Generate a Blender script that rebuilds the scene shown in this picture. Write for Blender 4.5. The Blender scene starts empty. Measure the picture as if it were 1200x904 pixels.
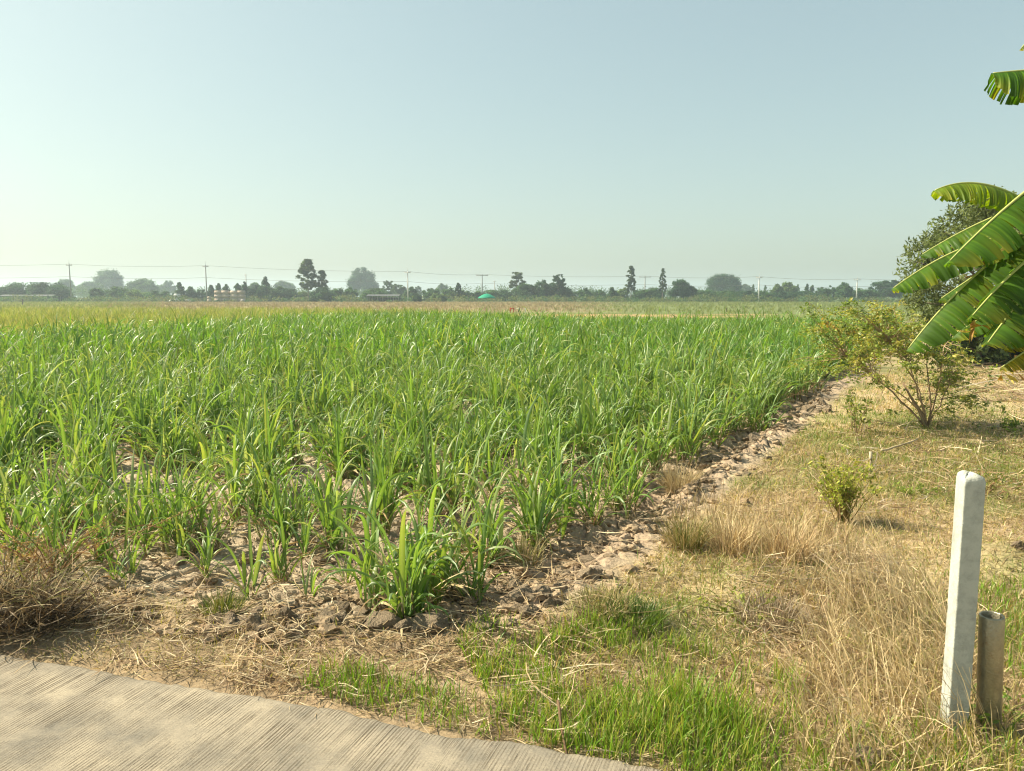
import bpy, math, numpy as np
from mathutils import Vector
RNG = np.random.default_rng(7)
R = math.radians
sc = bpy.context.scene
COL = sc.collection

# ------------------------------------------------------------------ camera
CAM_H, PITCH, FPX, CXP, CYP = 1.6, R(6.654), 900.0, 600.0, 452.0
cd = bpy.data.cameras.new('camera'); cam = bpy.data.objects.new('camera', cd); COL.objects.link(cam)
cam.location = (0, 0, CAM_H); cam.rotation_euler = (R(90) - PITCH, 0, 0)
cd.sensor_width = 36; cd.lens = 27.0; cd.clip_start = 0.05; cd.clip_end = 6000
sc.camera = cam

def ray(px, py):
    a = (px - CXP) / FPX; b = -(py - CYP) / FPX
    c, s = math.cos(PITCH), math.sin(PITCH)
    return np.array([a, c + b * s, -s + b * c])
def G(px, py, z=0.0):
    d = ray(px, py); t = (z - CAM_H) / d[2]
    return np.array([d[0] * t, d[1] * t, z])
def AT(px, py, Y):
    d = ray(px, py); t = Y / d[1]
    return np.array([d[0] * t, Y, CAM_H + d[2] * t])
def poly(pts): return np.array([G(*p)[:2] for p in pts])
def inpoly(P, x, y):
    c = np.zeros(len(x), bool); n = len(P); j = n - 1
    for i in range(n):
        xi, yi = P[i]; xj, yj = P[j]
        m = ((yi > y) != (yj > y)) & (x < (xj - xi) * (y - yi) / (yj - yi + 1e-12) + xi)
        c ^= m; j = i
    return c
def scatter(P, dens, rng=RNG):
    lo, hi = P.min(0), P.max(0)
    n = int((hi - lo).prod() * dens)
    q = lo + rng.random((n, 2)) * (hi - lo)
    return q[inpoly(P, q[:, 0], q[:, 1])]

# ------------------------------------------------------------------ noise
def _hash(ix, iy, seed):
    h = (ix.astype(np.int64) * 374761393 + iy.astype(np.int64) * 668265263 + seed * 974634777) & 0xFFFFFFFF
    h = ((h ^ (h >> 13)) * 1274126177) & 0xFFFFFFFF
    h = ((h ^ (h >> 16)) * 2246822519) & 0xFFFFFFFF
    return ((h ^ (h >> 15)) & 0xFFFFFF) / float(0xFFFFFF)
def vnoise(x, y, seed=0):
    ix, iy = np.floor(x), np.floor(y); fx, fy = x - ix, y - iy
    u = fx * fx * fx * (fx * (fx * 6 - 15) + 10); v = fy * fy * fy * (fy * (fy * 6 - 15) + 10)
    a, b = _hash(ix, iy, seed), _hash(ix + 1, iy, seed); c, d = _hash(ix, iy + 1, seed), _hash(ix + 1, iy + 1, seed)
    return (a + (b - a) * u) * (1 - v) + (c + (d - c) * u) * v
def fbm(x, y, sc_=1.0, o=4, seed=0):
    s = 0; a = .5; f = sc_; tot = 0
    for k in range(o):
        s = s + a * vnoise(x * f + 17.3 * k, y * f - 9.1 * k, seed + k); tot += a; a *= .5; f *= 2.03
    return s / tot * 2 - 1
def worley(x, y, seed=0):
    ix, iy = np.floor(x), np.floor(y)
    f1 = np.full(x.shape, 9.); f2 = np.full(x.shape, 9.); cid = np.zeros(x.shape)
    for dx in (-1, 0, 1):
        for dy in (-1, 0, 1):
            cx, cy = ix + dx, iy + dy
            px = cx + .1 + .8 * _hash(cx, cy, seed); py = cy + .1 + .8 * _hash(cx, cy, seed + 5)
            d = np.hypot(px - x, py - y); n = d < f1
            f2 = np.where(n, f1, np.minimum(f2, d)); cid = np.where(n, _hash(cx, cy, seed + 9), cid); f1 = np.where(n, d, f1)
    return f1, f2, cid
def sstep(a, b, x):
    t = np.clip((x - a) / (b - a), 0, 1); return t * t * (3 - 2 * t)

# ------------------------------------------------------------------ helpers
class MB:
    def __init__(s): s.V = []; s.Q = []; s.T = []; s.C = []; s.n = 0
    def add(s, V, Q=None, T=None, C=(1, 1, 1)):
        V = np.asarray(V, float); m = len(V)
        C = np.asarray(C, float)
        if C.ndim == 1: C = np.tile(C, (m, 1))
        s.V.append(V); s.C.append(C)
        if Q is not None and len(Q): s.Q.append(np.asarray(Q) + s.n)
        if T is not None and len(T): s.T.append(np.asarray(T) + s.n)
        s.n += m; return s
    def mesh(s, name, mat=None, smooth=True):
        V = np.concatenate(s.V); C = np.concatenate(s.C)
        Q = np.concatenate(s.Q) if s.Q else np.zeros((0, 4), int); T = np.concatenate(s.T) if s.T else np.zeros((0, 3), int)
        me = bpy.data.meshes.new(name)
        me.vertices.add(len(V)); me.vertices.foreach_set('co', V.astype(np.float32).ravel())
        li = np.concatenate([Q.ravel(), T.ravel()]).astype(np.int32)
        ls = np.concatenate([np.arange(len(Q)) * 4, len(Q) * 4 + np.arange(len(T)) * 3]).astype(np.int32)
        me.loops.add(len(li)); me.loops.foreach_set('vertex_index', li)
        me.polygons.add(len(ls)); me.polygons.foreach_set('loop_start', ls)
        me.update(calc_edges=True)
        me.polygons.foreach_set('use_smooth', np.full(len(ls), smooth))
        ca = me.color_attributes.new('Col', 'FLOAT_COLOR', 'POINT')
        ca.data.foreach_set('color', np.concatenate([C, np.ones((len(C), 1))], 1).astype(np.float32).ravel())
        if mat: me.materials.append(mat)
        return me
    def build(s, name, mat, parent=None, smooth=True):
        return link(name, s.mesh(name, mat, smooth), parent)
def link(name, me, parent=None):
    o = bpy.data.objects.new(name, me); COL.objects.link(o)
    if parent is not None: o.parent = parent
    return o
def tag(o, label=None, cat=None, group=None, kind=None):
    if label: o['label'] = label
    if cat: o['category'] = cat
    if group: o['group'] = group
    if kind: o['kind'] = kind
    return o
def thing(name, label, cat, loc=(0, 0, 0), rz=0, group=None):
    o = bpy.data.objects.new(name, None); COL.objects.link(o); o.location = loc; o.rotation_euler = (0, 0, rz); o.empty_display_size = .1
    return tag(o, label, cat, group)

def strips(base, az, tilt, bend, L, W, S=5, across=1, col=(.1, .2, .04), tip=None, twist=0., curl=0., fold=.35, pw=1.6, taper='blade', mid=0.0, zfloor=None):
    """N tapered curved blades at once"""
    base = np.asarray(base, float); N = len(base)
    A = lambda v: np.broadcast_to(np.asarray(v, float), (N,))[:, None]
    az, tilt, bend, L, W, twist, curl = map(A, (az, tilt, bend, L, W, twist, curl))
    t = np.linspace(0, 1, S + 1)[None]; tm = (t[:, 1:] + t[:, :-1]) / 2
    def dirs(tt):
        ph = tilt + bend * tt ** pw; a = az + curl * tt
        return np.stack([np.sin(ph) * np.cos(a), np.sin(ph) * np.sin(a), np.cos(ph)], -1), a
    d, _ = dirs(tm)
    P = np.concatenate([np.zeros((N, 1, 3)), np.cumsum(d * (L / S)[..., None], 1)], 1) + base[:, None]
    D, a = dirs(t)
    sd = np.stack([-np.sin(a), np.cos(a), np.zeros_like(a)], -1)
    nn = np.cross(D, sd); w = (twist * t)[..., None]
    s2 = sd * np.cos(w) + nn * np.sin(w); n2 = np.cross(D, s2)
    if taper == 'blade': pr = np.minimum(1, .45 + 2.2 * t) * np.clip(1 - t ** 2.6, 0, 1) ** .9
    elif taper == 'stem': pr = 1 - .6 * t
    else: pr = 1 - t ** 1.5
    wd = (W * (pr + .03))[..., None] / 2
    if across == 1: X = np.stack([P - s2 * wd, P + s2 * wd], 2)
    else: X = np.stack([P - s2 * wd - n2 * wd * fold, P, P + s2 * wd - n2 * wd * fold], 2)
    if zfloor is not None: X[..., 2] = np.maximum(X[..., 2], zfloor)
    m = across + 1
    V = X.reshape(-1, 3)
    i = np.arange(N)[:, None, None] * ((S + 1) * m) + np.arange(S)[None, :, None] * m + np.arange(across)[None, None]
    Q = np.stack([i, i + 1, i + m + 1, i + m], -1).reshape(-1, 4)
    col = np.broadcast_to(np.asarray(col, float), (N, 3)); tip = col if tip is None else np.broadcast_to(np.asarray(tip, float), (N, 3))
    C = col[:, None] * (1 - t[..., None]) + tip[:, None] * t[..., None]
    C = np.repeat(C[:, :, None], m, 2)
    if mid and across == 2: C[:, :, 1] = C[:, :, 1] * (1 - mid) + np.array([.42, .46, .24]) * mid
    return V, Q, C.reshape(-1, 3)

def tube(P, r, n=6, cap=True):
    P = np.asarray(P, float); K = len(P); r = np.broadcast_to(np.asarray(r, float), (K,))
    T = np.gradient(P, axis=0); T /= np.linalg.norm(T, axis=1)[:, None] + 1e-9
    up = np.array([0, 0, 1.]) if abs(T[0, 2]) < .9 else np.array([1., 0, 0])
    V = []
    for k in range(K):
        a = np.cross(T[k], up); a /= np.linalg.norm(a) + 1e-9; b = np.cross(T[k], a)
        th = np.arange(n) / n * 2 * math.pi
        V.append(P[k] + r[k] * (np.cos(th)[:, None] * a + np.sin(th)[:, None] * b))
    V = np.concatenate(V); i = np.arange(K - 1)[:, None] * n; j = np.arange(n)[None]; j2 = (j + 1) % n
    Q = np.stack([i + j, i + j2, i + n + j2, i + n + j], -1).reshape(-1, 4); T3 = []
    if cap:
        V = np.concatenate([V, P[:1], P[-1:]]); c0, c1 = K * n, K * n + 1
        T3 = [(c0, (k + 1) % n, k) for k in range(n)] + [(c1, (K - 1) * n + k, (K - 1) * n + (k + 1) % n) for k in range(n)]
    return V, Q, T3
def box(c, s, rz=0):
    c = np.asarray(c, float); x, y, z = np.asarray(s, float) / 2
    V = np.array([(-x, -y, -z), (x, -y, -z), (x, y, -z), (-x, y, -z), (-x, -y, z), (x, -y, z), (x, y, z), (-x, y, z)])
    ca, sa = math.cos(rz), math.sin(rz); V = V @ np.array([[ca, sa, 0], [-sa, ca, 0], [0, 0, 1]]) + c
    return V, [(0, 3, 2, 1), (4, 5, 6, 7), (0, 1, 5, 4), (1, 2, 6, 5), (2, 3, 7, 6), (3, 0, 4, 7)]
def leafquads(P, size, rng, col, jit=.25, asp=.5, flat=.0, droop=0.):
    """leaf faces (pointed diamonds) with random orientation at points P"""
    N = len(P); u = rng.normal(size=(N, 3)); u[:, 2] = u[:, 2] * (1 - flat) - droop; u /= np.linalg.norm(u, axis=1)[:, None]
    v = rng.normal(size=(N, 3)); v[:, 2] *= (1 - flat); v -= (v * u).sum(1)[:, None] * u; v /= np.linalg.norm(v, axis=1)[:, None] + 1e-9
    s = (size * (.6 + .8 * rng.random(N)))[:, None]
    V = np.stack([P - u * s * .5, P - v * s * asp * .5, P + u * s * .5, P + v * s * asp * .5], 1).reshape(-1, 3)
    Q = np.arange(N * 4).reshape(-1, 4)
    col = np.broadcast_to(np.asarray(col, float), (N, 3)) * (1 + jit * rng.normal(size=(N, 1))).clip(.4, 1.8)
    return V, Q, np.repeat(col, 4, 0)
def mixcol(cols, n, rng, w=None, jit=.15):
    cols = np.array(cols, float); i = rng.choice(len(cols), n, p=w)
    return cols[i] * (1 + jit * rng.normal(size=(n, 1))).clip(.5, 1.6)

# ------------------------------------------------------------------ materials
def newmat(name):
    m = bpy.data.materials.new(name); m.use_nodes = True; nt = m.node_tree; nt.nodes.clear()
    out = nt.nodes.new('ShaderNodeOutputMaterial'); return m, nt, out
def nd(nt, t, **kw):
    n = nt.nodes.new(t)
    for k, v in kw.items():
        if k in n.inputs: n.inputs[k].default_value = v
        else: setattr(n, k, v)
    return n
def leafmat(name, trans=.35, rough=.5, spec=.35, gain=1.0, tcol=(1.15, 1.2, .55), nscale=0, ngain=.3):
    m, nt, out = newmat(name); L = nt.links
    at = nd(nt, 'ShaderNodeAttribute', attribute_name='Col'); colo = at.outputs['Color']
    if nscale:
        tc = nd(nt, 'ShaderNodeTexCoord'); no = nd(nt, 'ShaderNodeTexNoise', Scale=nscale, Detail=3.0)
        L.new(tc.outputs['Object'], no.inputs['Vector'])
        mr = nd(nt, 'ShaderNodeMapRange'); mr.inputs['To Min'].default_value = 1 - ngain; mr.inputs['To Max'].default_value = 1 + ngain
        L.new(no.outputs['Fac'], mr.inputs['Value'])
        mm = nd(nt, 'ShaderNodeVectorMath', operation='SCALE'); L.new(colo, mm.inputs[0]); L.new(mr.outputs['Result'], mm.inputs['Scale']); colo = mm.outputs[0]
    g = nd(nt, 'ShaderNodeVectorMath', operation='SCALE'); g.inputs['Scale'].default_value = gain; L.new(colo, g.inputs[0]); colo = g.outputs[0]
    p = nd(nt, 'ShaderNodeBsdfPrincipled', Roughness=rough); p.inputs['Specular IOR Level'].default_value = spec
    L.new(colo, p.inputs['Base Color'])
    if trans > 0:
        tr = nd(nt, 'ShaderNodeBsdfTranslucent'); mu = nd(nt, 'ShaderNodeVectorMath', operation='MULTIPLY'); mu.inputs[1].default_value = tcol
        L.new(colo, mu.inputs[0]); L.new(mu.outputs[0], tr.inputs['Color'])
        mx = nd(nt, 'ShaderNodeMixShader'); mx.inputs[0].default_value = trans
        L.new(p.outputs[0], mx.inputs[1]); L.new(tr.outputs[0], mx.inputs[2]); L.new(mx.outputs[0], out.inputs['Surface'])
    else: L.new(p.outputs[0], out.inputs['Surface'])
    return m
M_cane = leafmat('cane_leaf', .42, .42, .5, 1.0, (1.35, 1.3, .5))
M_dry = leafmat('dry_straw', .25, .6, .25, 1.0, (1.1, 1.0, .8))
M_stalk = leafmat('cane_stalk', 0, .5, .3)
M_grass = leafmat('grass_blade', .4, .45, .35, 1.0, (1.25, 1.25, .5))
M_tree = leafmat('tree_leaf', .42, .6, .2, 1.15, (1.2, 1.25, .6))
M_bark = leafmat('bark', 0, .85, .1, 1.0, nscale=14, ngain=.4)
M_banana = leafmat('banana_blade', .45, .5, .22, .80, (2.1, 1.95, .25), nscale=7, ngain=.18)
M_plain = leafmat('painted', 0, .7, .2, nscale=3, ngain=.15)
M_soil = None

def soilmat(name, gain=1.0):
    m, nt, out = newmat(name); L = nt.links
    at = nd(nt, 'ShaderNodeAttribute', attribute_name='Col'); tc = nd(nt, 'ShaderNodeTexCoord')
    n1 = nd(nt, 'ShaderNodeTexNoise', Scale=3.2, Detail=8.0, Roughness=.65); n2 = nd(nt, 'ShaderNodeTexNoise', Scale=45.0, Detail=6.0, Roughness=.7)
    n3 = nd(nt, 'ShaderNodeTexNoise', Scale=.11, Detail=6.0, Roughness=.6)
    for n in (n1, n2, n3): L.new(tc.outputs['Object'], n.inputs['Vector'])
    a = nd(nt, 'ShaderNodeMapRange'); a.inputs['From Min'].default_value = .3; a.inputs['From Max'].default_value = .7; a.inputs['To Min'].default_value = .72; a.inputs['To Max'].default_value = 1.22
    b = nd(nt, 'ShaderNodeMapRange'); b.inputs['From Min'].default_value = .3; b.inputs['From Max'].default_value = .7; b.inputs['To Min'].default_value = .7; b.inputs['To Max'].default_value = 1.25
    c = nd(nt, 'ShaderNodeMapRange'); c.inputs['From Min'].default_value = .3; c.inputs['From Max'].default_value = .7; c.inputs['To Min'].default_value = .85; c.inputs['To Max'].default_value = 1.15
    L.new(n1.outputs['Fac'], a.inputs['Value']); L.new(n2.outputs['Fac'], b.inputs['Value']); L.new(n3.outputs['Fac'], c.inputs['Value'])
    m1 = nd(nt, 'ShaderNodeMath', operation='MULTIPLY'); m2 = nd(nt, 'ShaderNodeMath', operation='MULTIPLY')
    L.new(a.outputs[0], m1.inputs[0]); L.new(b.outputs[0], m1.inputs[1]); L.new(m1.outputs[0], m2.inputs[0]); L.new(c.outputs[0], m2.inputs[1])
    s = nd(nt, 'ShaderNodeVectorMath', operation='SCALE'); L.new(at.outputs['Color'], s.inputs[0]); L.new(m2.outputs[0], s.inputs['Scale'])
    p = nd(nt, 'ShaderNodeBsdfPrincipled', Roughness=.95); p.inputs['Specular IOR Level'].default_value = .1
    L.new(s.outputs[0], p.inputs['Base Color'])
    bp = nd(nt, 'ShaderNodeBump', Strength=.8, Distance=.012); L.new(n2.outputs['Fac'], bp.inputs['Height'])
    n4 = nd(nt, 'ShaderNodeTexNoise', Scale=14.0, Detail=5.0, Roughness=.6); L.new(tc.outputs['Object'], n4.inputs['Vector'])
    bp2 = nd(nt, 'ShaderNodeBump', Strength=.8, Distance=.03); L.new(n4.outputs['Fac'], bp2.inputs['Height']); L.new(bp.outputs[0], bp2.inputs['Normal'])
    L.new(bp2.outputs[0], p.inputs['Normal']); L.new(p.outputs[0], out.inputs['Surface'])
    return m
M_soil = soilmat('soil')

# ------------------------------------------------------------------ layout of the field
E0, E1 = G(645, 735)[:2], G(1000, 447)[:2]        # edge of the ploughed ground towards the verge
RU = (E1 - E0) / np.linalg.norm(E1 - E0)           # direction of the cane rows
RN = np.array([RU[1], -RU[0]])                     # to the right of the rows
dE = lambda x, y: (x - E0[0]) * RN[0] + (y - E0[1]) * RN[1]      # >0 on the verge
FR = np.array([G(px, py)[:2] for px, py in [(-500, 640), (-250, 655), (0, 672), (110, 698), (300, 735), (480, 752), (640, 748)]])
front = lambda x: np.interp(x, FR[:, 0], FR[:, 1])
dF = lambda x, y: y - front(x)                     # >0 inside the field
EDGE_PX = [(-700, 690), (-350, 718), (-120, 752), (0, 766), (65, 774), (152, 790), (228, 804), (305, 815), (400, 830), (452, 843), (513, 858), (605, 869), (690, 884), (798, 904), (880, 922), (960, 950), (1100, 1010)]
RE = np.array([G(px, py, .032)[:2] for px, py in EDGE_PX])
road_y = lambda x: np.interp(x, RE[:, 0], RE[:, 1])

def ground_z(x, y):
    x = np.asarray(x, float); y = np.asarray(y, float)
    near = 1 - sstep(14, 40, y)
    z = near * (.035 * fbm(x, y, .55, 4, 3) + .02 * fbm(x, y, 2.3, 3, 11))
    e, f = dE(x, y), dF(x, y)
    wob = .12 * fbm(x, y, 2.0, 3, 21)
    inn = sstep(-.02, .25, f + wob) * sstep(.12, -.1, e + wob) * (y < 60)
    f1, f2, cid = worley(x * 6.2 + .5 * fbm(x, y, 3., 2, 5), y * 6.2 + .5 * fbm(x, y, 3., 2, 6), 2)
    g1, g2, gid = worley(x * 13 + .4 * fbm(x, y, 9., 2, 7), y * 13, 4)
    crack = sstep(.0, .15, f2 - f1); crack2 = sstep(0, .16, g2 - g1)
    rough = np.clip(.55 + .9 * fbm(x, y, 1.1, 2, 31), .15, 1)
    lump = .05 * fbm(x, y, 8.5, 3, 41) * rough
    z = z + inn * near * (-.03 + (crack - 1) * .065 + (cid - .5) * .038 + (crack2 - 1) * .012 + (gid - .5) * .012 + lump)
    # furrow / broken ridge along the edge of the field
    z = z + near * (.07 * np.exp(-((e + .12) / .16) ** 2) - .06 * np.exp(-((e + .42) / .13) ** 2)) * sstep(-.1, .4, f) * (.5 + .8 * vnoise(x * 5, y * 5, 8))
    z = z + near * .06 * np.exp(-(f / .14) ** 2) * sstep(.3, -.1, e) * vnoise(x * 6, y * 6, 9)
    # low hummocks in the verge
    for (px, py, r, hh) in [(690, 715, .35, .07), (640, 735, .2, .05), (930, 670, .5, .08), (1185, 665, .25, .12), (700, 770, .5, .05), (1130, 470, 1.5, .12), (60, 720, .5, .05)]:
        c = G(px, py); z = z + hh * np.exp(-((x - c[0]) ** 2 + (y - c[1]) ** 2) / r ** 2)
    ry = y - road_y(x)
    z = np.where(ry < .25, z * sstep(0, .25, ry) * 1.0, z)
    return np.where(ry < 0, -.02, z)

def ground_col(x, y):
    e, f = dE(x, y), dF(x, y)
    D = y
    n = fbm(x, y, 1.4, 4, 51); n2 = fbm(x, y, .35, 4, 61); n3 = fbm(x, y, 5, 3, 71)
    soil = np.array([.43, .345, .24]); plough = np.array([.39, .285, .195]); verge = np.array([.44, .325, .205]); track = np.array([.54, .415, .25]); greenish = np.array([.20, .225, .07])
    C = np.zeros(x.shape + (3,)); mix = lambda C, c, k: C * (1 - k[..., None]) + c * k[..., None]
    C[...] = verge
    C = mix(C, greenish, np.clip(.32 + .9 * n, 0, .75))
    C = mix(C, track, np.clip(sstep(.15, .6, n2 + .25 * n3) * .8, 0, 1))
    # trodden bare earth on the far verge
    px_ = 600 + 900 * x / np.maximum(y, .1)
    bare = sstep(6.2, 8.5, y) * sstep(1.3, 2.6, e) * np.clip(.42 + 1.2 * n + .4 * n3, 0, .9)
    C = mix(C, track, bare)
    infield = sstep(.12, -.05, e + .1 * n3) * sstep(-.1, .1, f + .1 * n3)
    C = mix(C, soil * (1 + .12 * n3[..., None]), infield)
    C = mix(C, plough, infield * np.exp(-((e + .3) / .45) ** 2) * .85)
    litter = sstep(.15, -.05, f) * sstep(.8, .2, e)
    C = mix(C, np.array([.33, .245, .15]), litter * .8)
    # far fields
    far = sstep(30, 42, D) * sstep(2, -6, e - 6)
    C = mix(C, np.array([.20, .19, .055]), far * (px_ < 560))
    C = mix(C, np.array([.15, .17, .06]), sstep(24, 27, D) * (px_ >= 560) * sstep(1.0, -1.5, e) * (D < 300))
    pink = sstep(68, 80, D) * sstep(100, 240, px_) * sstep(820, 640, px_)
    C = mix(C, np.array([.31, .25, .145]), pink * .8)
    gg = sstep(66, 72, D) * sstep(640, 800, px_)
    C = mix(C, np.array([.16, .19, .075]), gg)
    org = sstep(56, 58, D) * sstep(70, 65, D) * sstep(560, 640, px_) * sstep(960, 860, px_) * np.clip(.6 + 1.2 * fbm(x, y, .22, 3, 5), 0, 1)
    C = mix(C, np.array([.50, .31, .16]), org)
    C = mix(C, np.array([.13, .16, .06]), sstep(185, 205, D))
    return C

def axis(near0, near1, step, growth, lo, hi):
    a = list(np.arange(near0, near1, step)); s = step; v = a[-1]
    while v < hi: s = min(s * growth, 120); v += s; a.append(v)
    s = step; v = a[0]; b = []
    while v > lo: s = min(s * growth, 120); v -= s; b.append(v)
    return np.array(b[::-1] + a)
gx = axis(-3.6, 3.4, .0145, 1.045, -1500, 1500); gy = axis(2.2, 6.2, .0135, 1.03, -1500, 1500)
gy = np.concatenate([gy[gy < -20][::2], gy[gy >= -20]])
X, Y = np.meshgrid(gx, gy); Z = ground_z(X, Y); Cg = ground_col(X, Y)
nx, ny = len(gx), len(gy); i = np.arange(ny - 1)[:, None] * nx + np.arange(nx - 1)[None]
gb = MB().add(np.stack([X, Y, Z], -1).reshape(-1, 3), np.stack([i, i + 1, i + nx + 1, i + nx], -1).reshape(-1, 4), C=Cg.reshape(-1, 3))
tag(gb.build('ground', M_soil), kind='structure')

# ------------------------------------------------------------------ concrete road
def roadmat():
    m, nt, out = newmat('brushed_concrete'); L = nt.links
    tc = nd(nt, 'ShaderNodeTexCoord'); at = nd(nt, 'ShaderNodeAttribute', attribute_name='groove')
    mp = nd(nt, 'ShaderNodeMapping'); mp.inputs['Scale'].default_value = (1, 1, 1); L.new(at.outputs['Vector'], mp.inputs['Vector'])
    g1 = nd(nt, 'ShaderNodeTexNoise', Scale=1.0, Detail=1.2, Roughness=.5); L.new(mp.outputs[0], g1.inputs['Vector'])
    big = nd(nt, 'ShaderNodeTexNoise', Scale=2.2, Detail=9.0, Roughness=.7); L.new(tc.outputs['Object'], big.inputs['Vector'])
    fine = nd(nt, 'ShaderNodeTexNoise', Scale=150., Detail=4.0, Roughness=.7); L.new(tc.outputs['Object'], fine.inputs['Vector'])
    gr = nd(nt, 'ShaderNodeMapRange'); gr.interpolation_type = 'SMOOTHSTEP'; gr.inputs['From Min'].default_value = .07; gr.inputs['From Max'].default_value = .22; 
    sx = nd(nt, 'ShaderNodeSeparateXYZ'); L.new(at.outputs['Vector'], sx.inputs[0])
    wob = nd(nt, 'ShaderNodeMath', operation='MULTIPLY_ADD'); L.new(g1.outputs['Fac'], wob.inputs[0]); wob.inputs[1].default_value = 1.5
    fx = nd(nt, 'ShaderNodeMath', operation='MULTIPLY'); L.new(sx.outputs['X'], fx.inputs[0]); fx.inputs[1].default_value = .33; L.new(fx.outputs[0], wob.inputs[2])
    fr_ = nd(nt, 'ShaderNodeMath', operation='FRACT'); L.new(wob.outputs[0], fr_.inputs[0])
    sb = nd(nt, 'ShaderNodeMath', operation='SUBTRACT'); L.new(fr_.outputs[0], sb.inputs[0]); sb.inputs[1].default_value = .5
    ab = nd(nt, 'ShaderNodeMath', operation='ABSOLUTE'); L.new(sb.outputs[0], ab.inputs[0]); L.new(ab.outputs[0], gr.inputs['Value'])
    wear = nd(nt, 'ShaderNodeTexNoise', Scale=5.5, Detail=9.0, Roughness=.72); L.new(tc.outputs['Object'], wear.inputs['Vector'])
    wr = nd(nt, 'ShaderNodeMapRange'); wr.inputs['From Min'].default_value = .38; wr.inputs['From Max'].default_value = .60; wr.inputs['To Max'].default_value = .95; L.new(wear.outputs['Fac'], wr.inputs['Value'])
    gm = nd(nt, 'ShaderNodeMath', operation='MAXIMUM'); L.new(gr.outputs[0], gm.inputs[0]); L.new(wr.outputs[0], gm.inputs[1])
    ramp = nd(nt, 'ShaderNodeValToRGB'); L.new(big.outputs['Fac'], ramp.inputs['Fac'])
    ramp.color_ramp.elements[0].position = .33; ramp.color_ramp.elements[0].color = (.15, .137, .113, 1)
    ramp.color_ramp.elements[1].position = .66; ramp.color_ramp.elements[1].color = (.385, .325, .235, 1)
    mx = nd(nt, 'ShaderNodeMix', data_type='RGBA'); L.new(gm.outputs[0], mx.inputs['Factor']); mx.inputs['A'].default_value = (.10, .08, .06, 1)
    L.new(ramp.outputs['Color'], mx.inputs[7]); mx.inputs[6].default_value = (.125, .10, .07, 1)
    fr = nd(nt, 'ShaderNodeMapRange'); fr.inputs['From Min'].default_value = .3; fr.inputs['From Max'].default_value = .7; fr.inputs['To Min'].default_value = .8; fr.inputs['To Max'].default_value = 1.18; L.new(fine.outputs['Fac'], fr.inputs['Value'])
    s = nd(nt, 'ShaderNodeVectorMath', operation='SCALE'); L.new(mx.outputs[2], s.inputs[0]); L.new(fr.outputs[0], s.inputs['Scale'])
    p = nd(nt, 'ShaderNodeBsdfPrincipled', Roughness=.9); p.inputs['Specular IOR Level'].default_value = .15; L.new(s.outputs[0], p.inputs['Base Color'])
    b1 = nd(nt, 'ShaderNodeBump', Strength=.9, Distance=.004); L.new(gm.outputs[0], b1.inputs['Height'])
    b2 = nd(nt, 'ShaderNodeBump', Strength=.5, Distance=.002); L.new(fine.outputs['Fac'], b2.inputs['Height']); L.new(b1.outputs[0], b2.inputs['Normal'])
    L.new(b2.outputs[0], p.inputs['Normal']); L.new(p.outputs[0], out.inputs['Surface'])
    return m
def build_road():
    xs = np.concatenate([np.linspace(-7, -2.6, 30), np.linspace(-2.6, 1.2, 380)[1:], np.linspace(1.2, 7, 30)[1:]])
    edge = np.interp(xs, RE[:, 0], RE[:, 1])
    k = np.ones(9) / 9; edge = np.convolve(np.pad(edge, 4, mode='edge'), k, 'valid')
    edge = np.where(xs > RE[-1, 0], edge - .9 * (xs - RE[-1, 0]), edge)
    edge = edge + .018 * fbm(xs, xs * 0 + 3, 4, 4, 2) + .012 * fbm(xs, xs * 0, 22, 3, 3)
    offs = np.array([-6., -3, -1.5, -1, -.5, -.25, -.1, -.03, -.008, 0, .002])
    zz = np.array([.032, .032, .032, .032, .032, .032, .032, .031, .026, .012, -.06])
    XX = np.repeat(xs[:, None], len(offs), 1); YY = edge[:, None] + offs[None]; ZZ = np.repeat(zz[None], len(xs), 0)
    V = np.stack([XX, YY, ZZ], -1).reshape(-1, 3); m = len(offs); i = np.arange(len(xs) - 1)[:, None] * m + np.arange(m - 1)[None]
    mb = MB().add(V, np.stack([i, i + m, i + m + 1, i + 1], -1).reshape(-1, 4), C=(.4, .35, .25))
    me = mb.mesh('road', roadmat())
    ang = R(19); gu = V[:, 0] * math.cos(ang) - V[:, 1] * math.sin(ang); gv = V[:, 0] * math.sin(ang) + V[:, 1] * math.cos(ang)
    gu = gu + .006 * (V[:, 0] + .7) * (V[:, 1] - 2.6) * -3
    a = me.attributes.new('groove', 'FLOAT_VECTOR', 'POINT'); a.data.foreach_set('vector', np.stack([gu * 225, gv * 1.6, gu * 0], -1).astype(np.float32).ravel())
    tag(link('road', me), kind='structure')
build_road()

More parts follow.
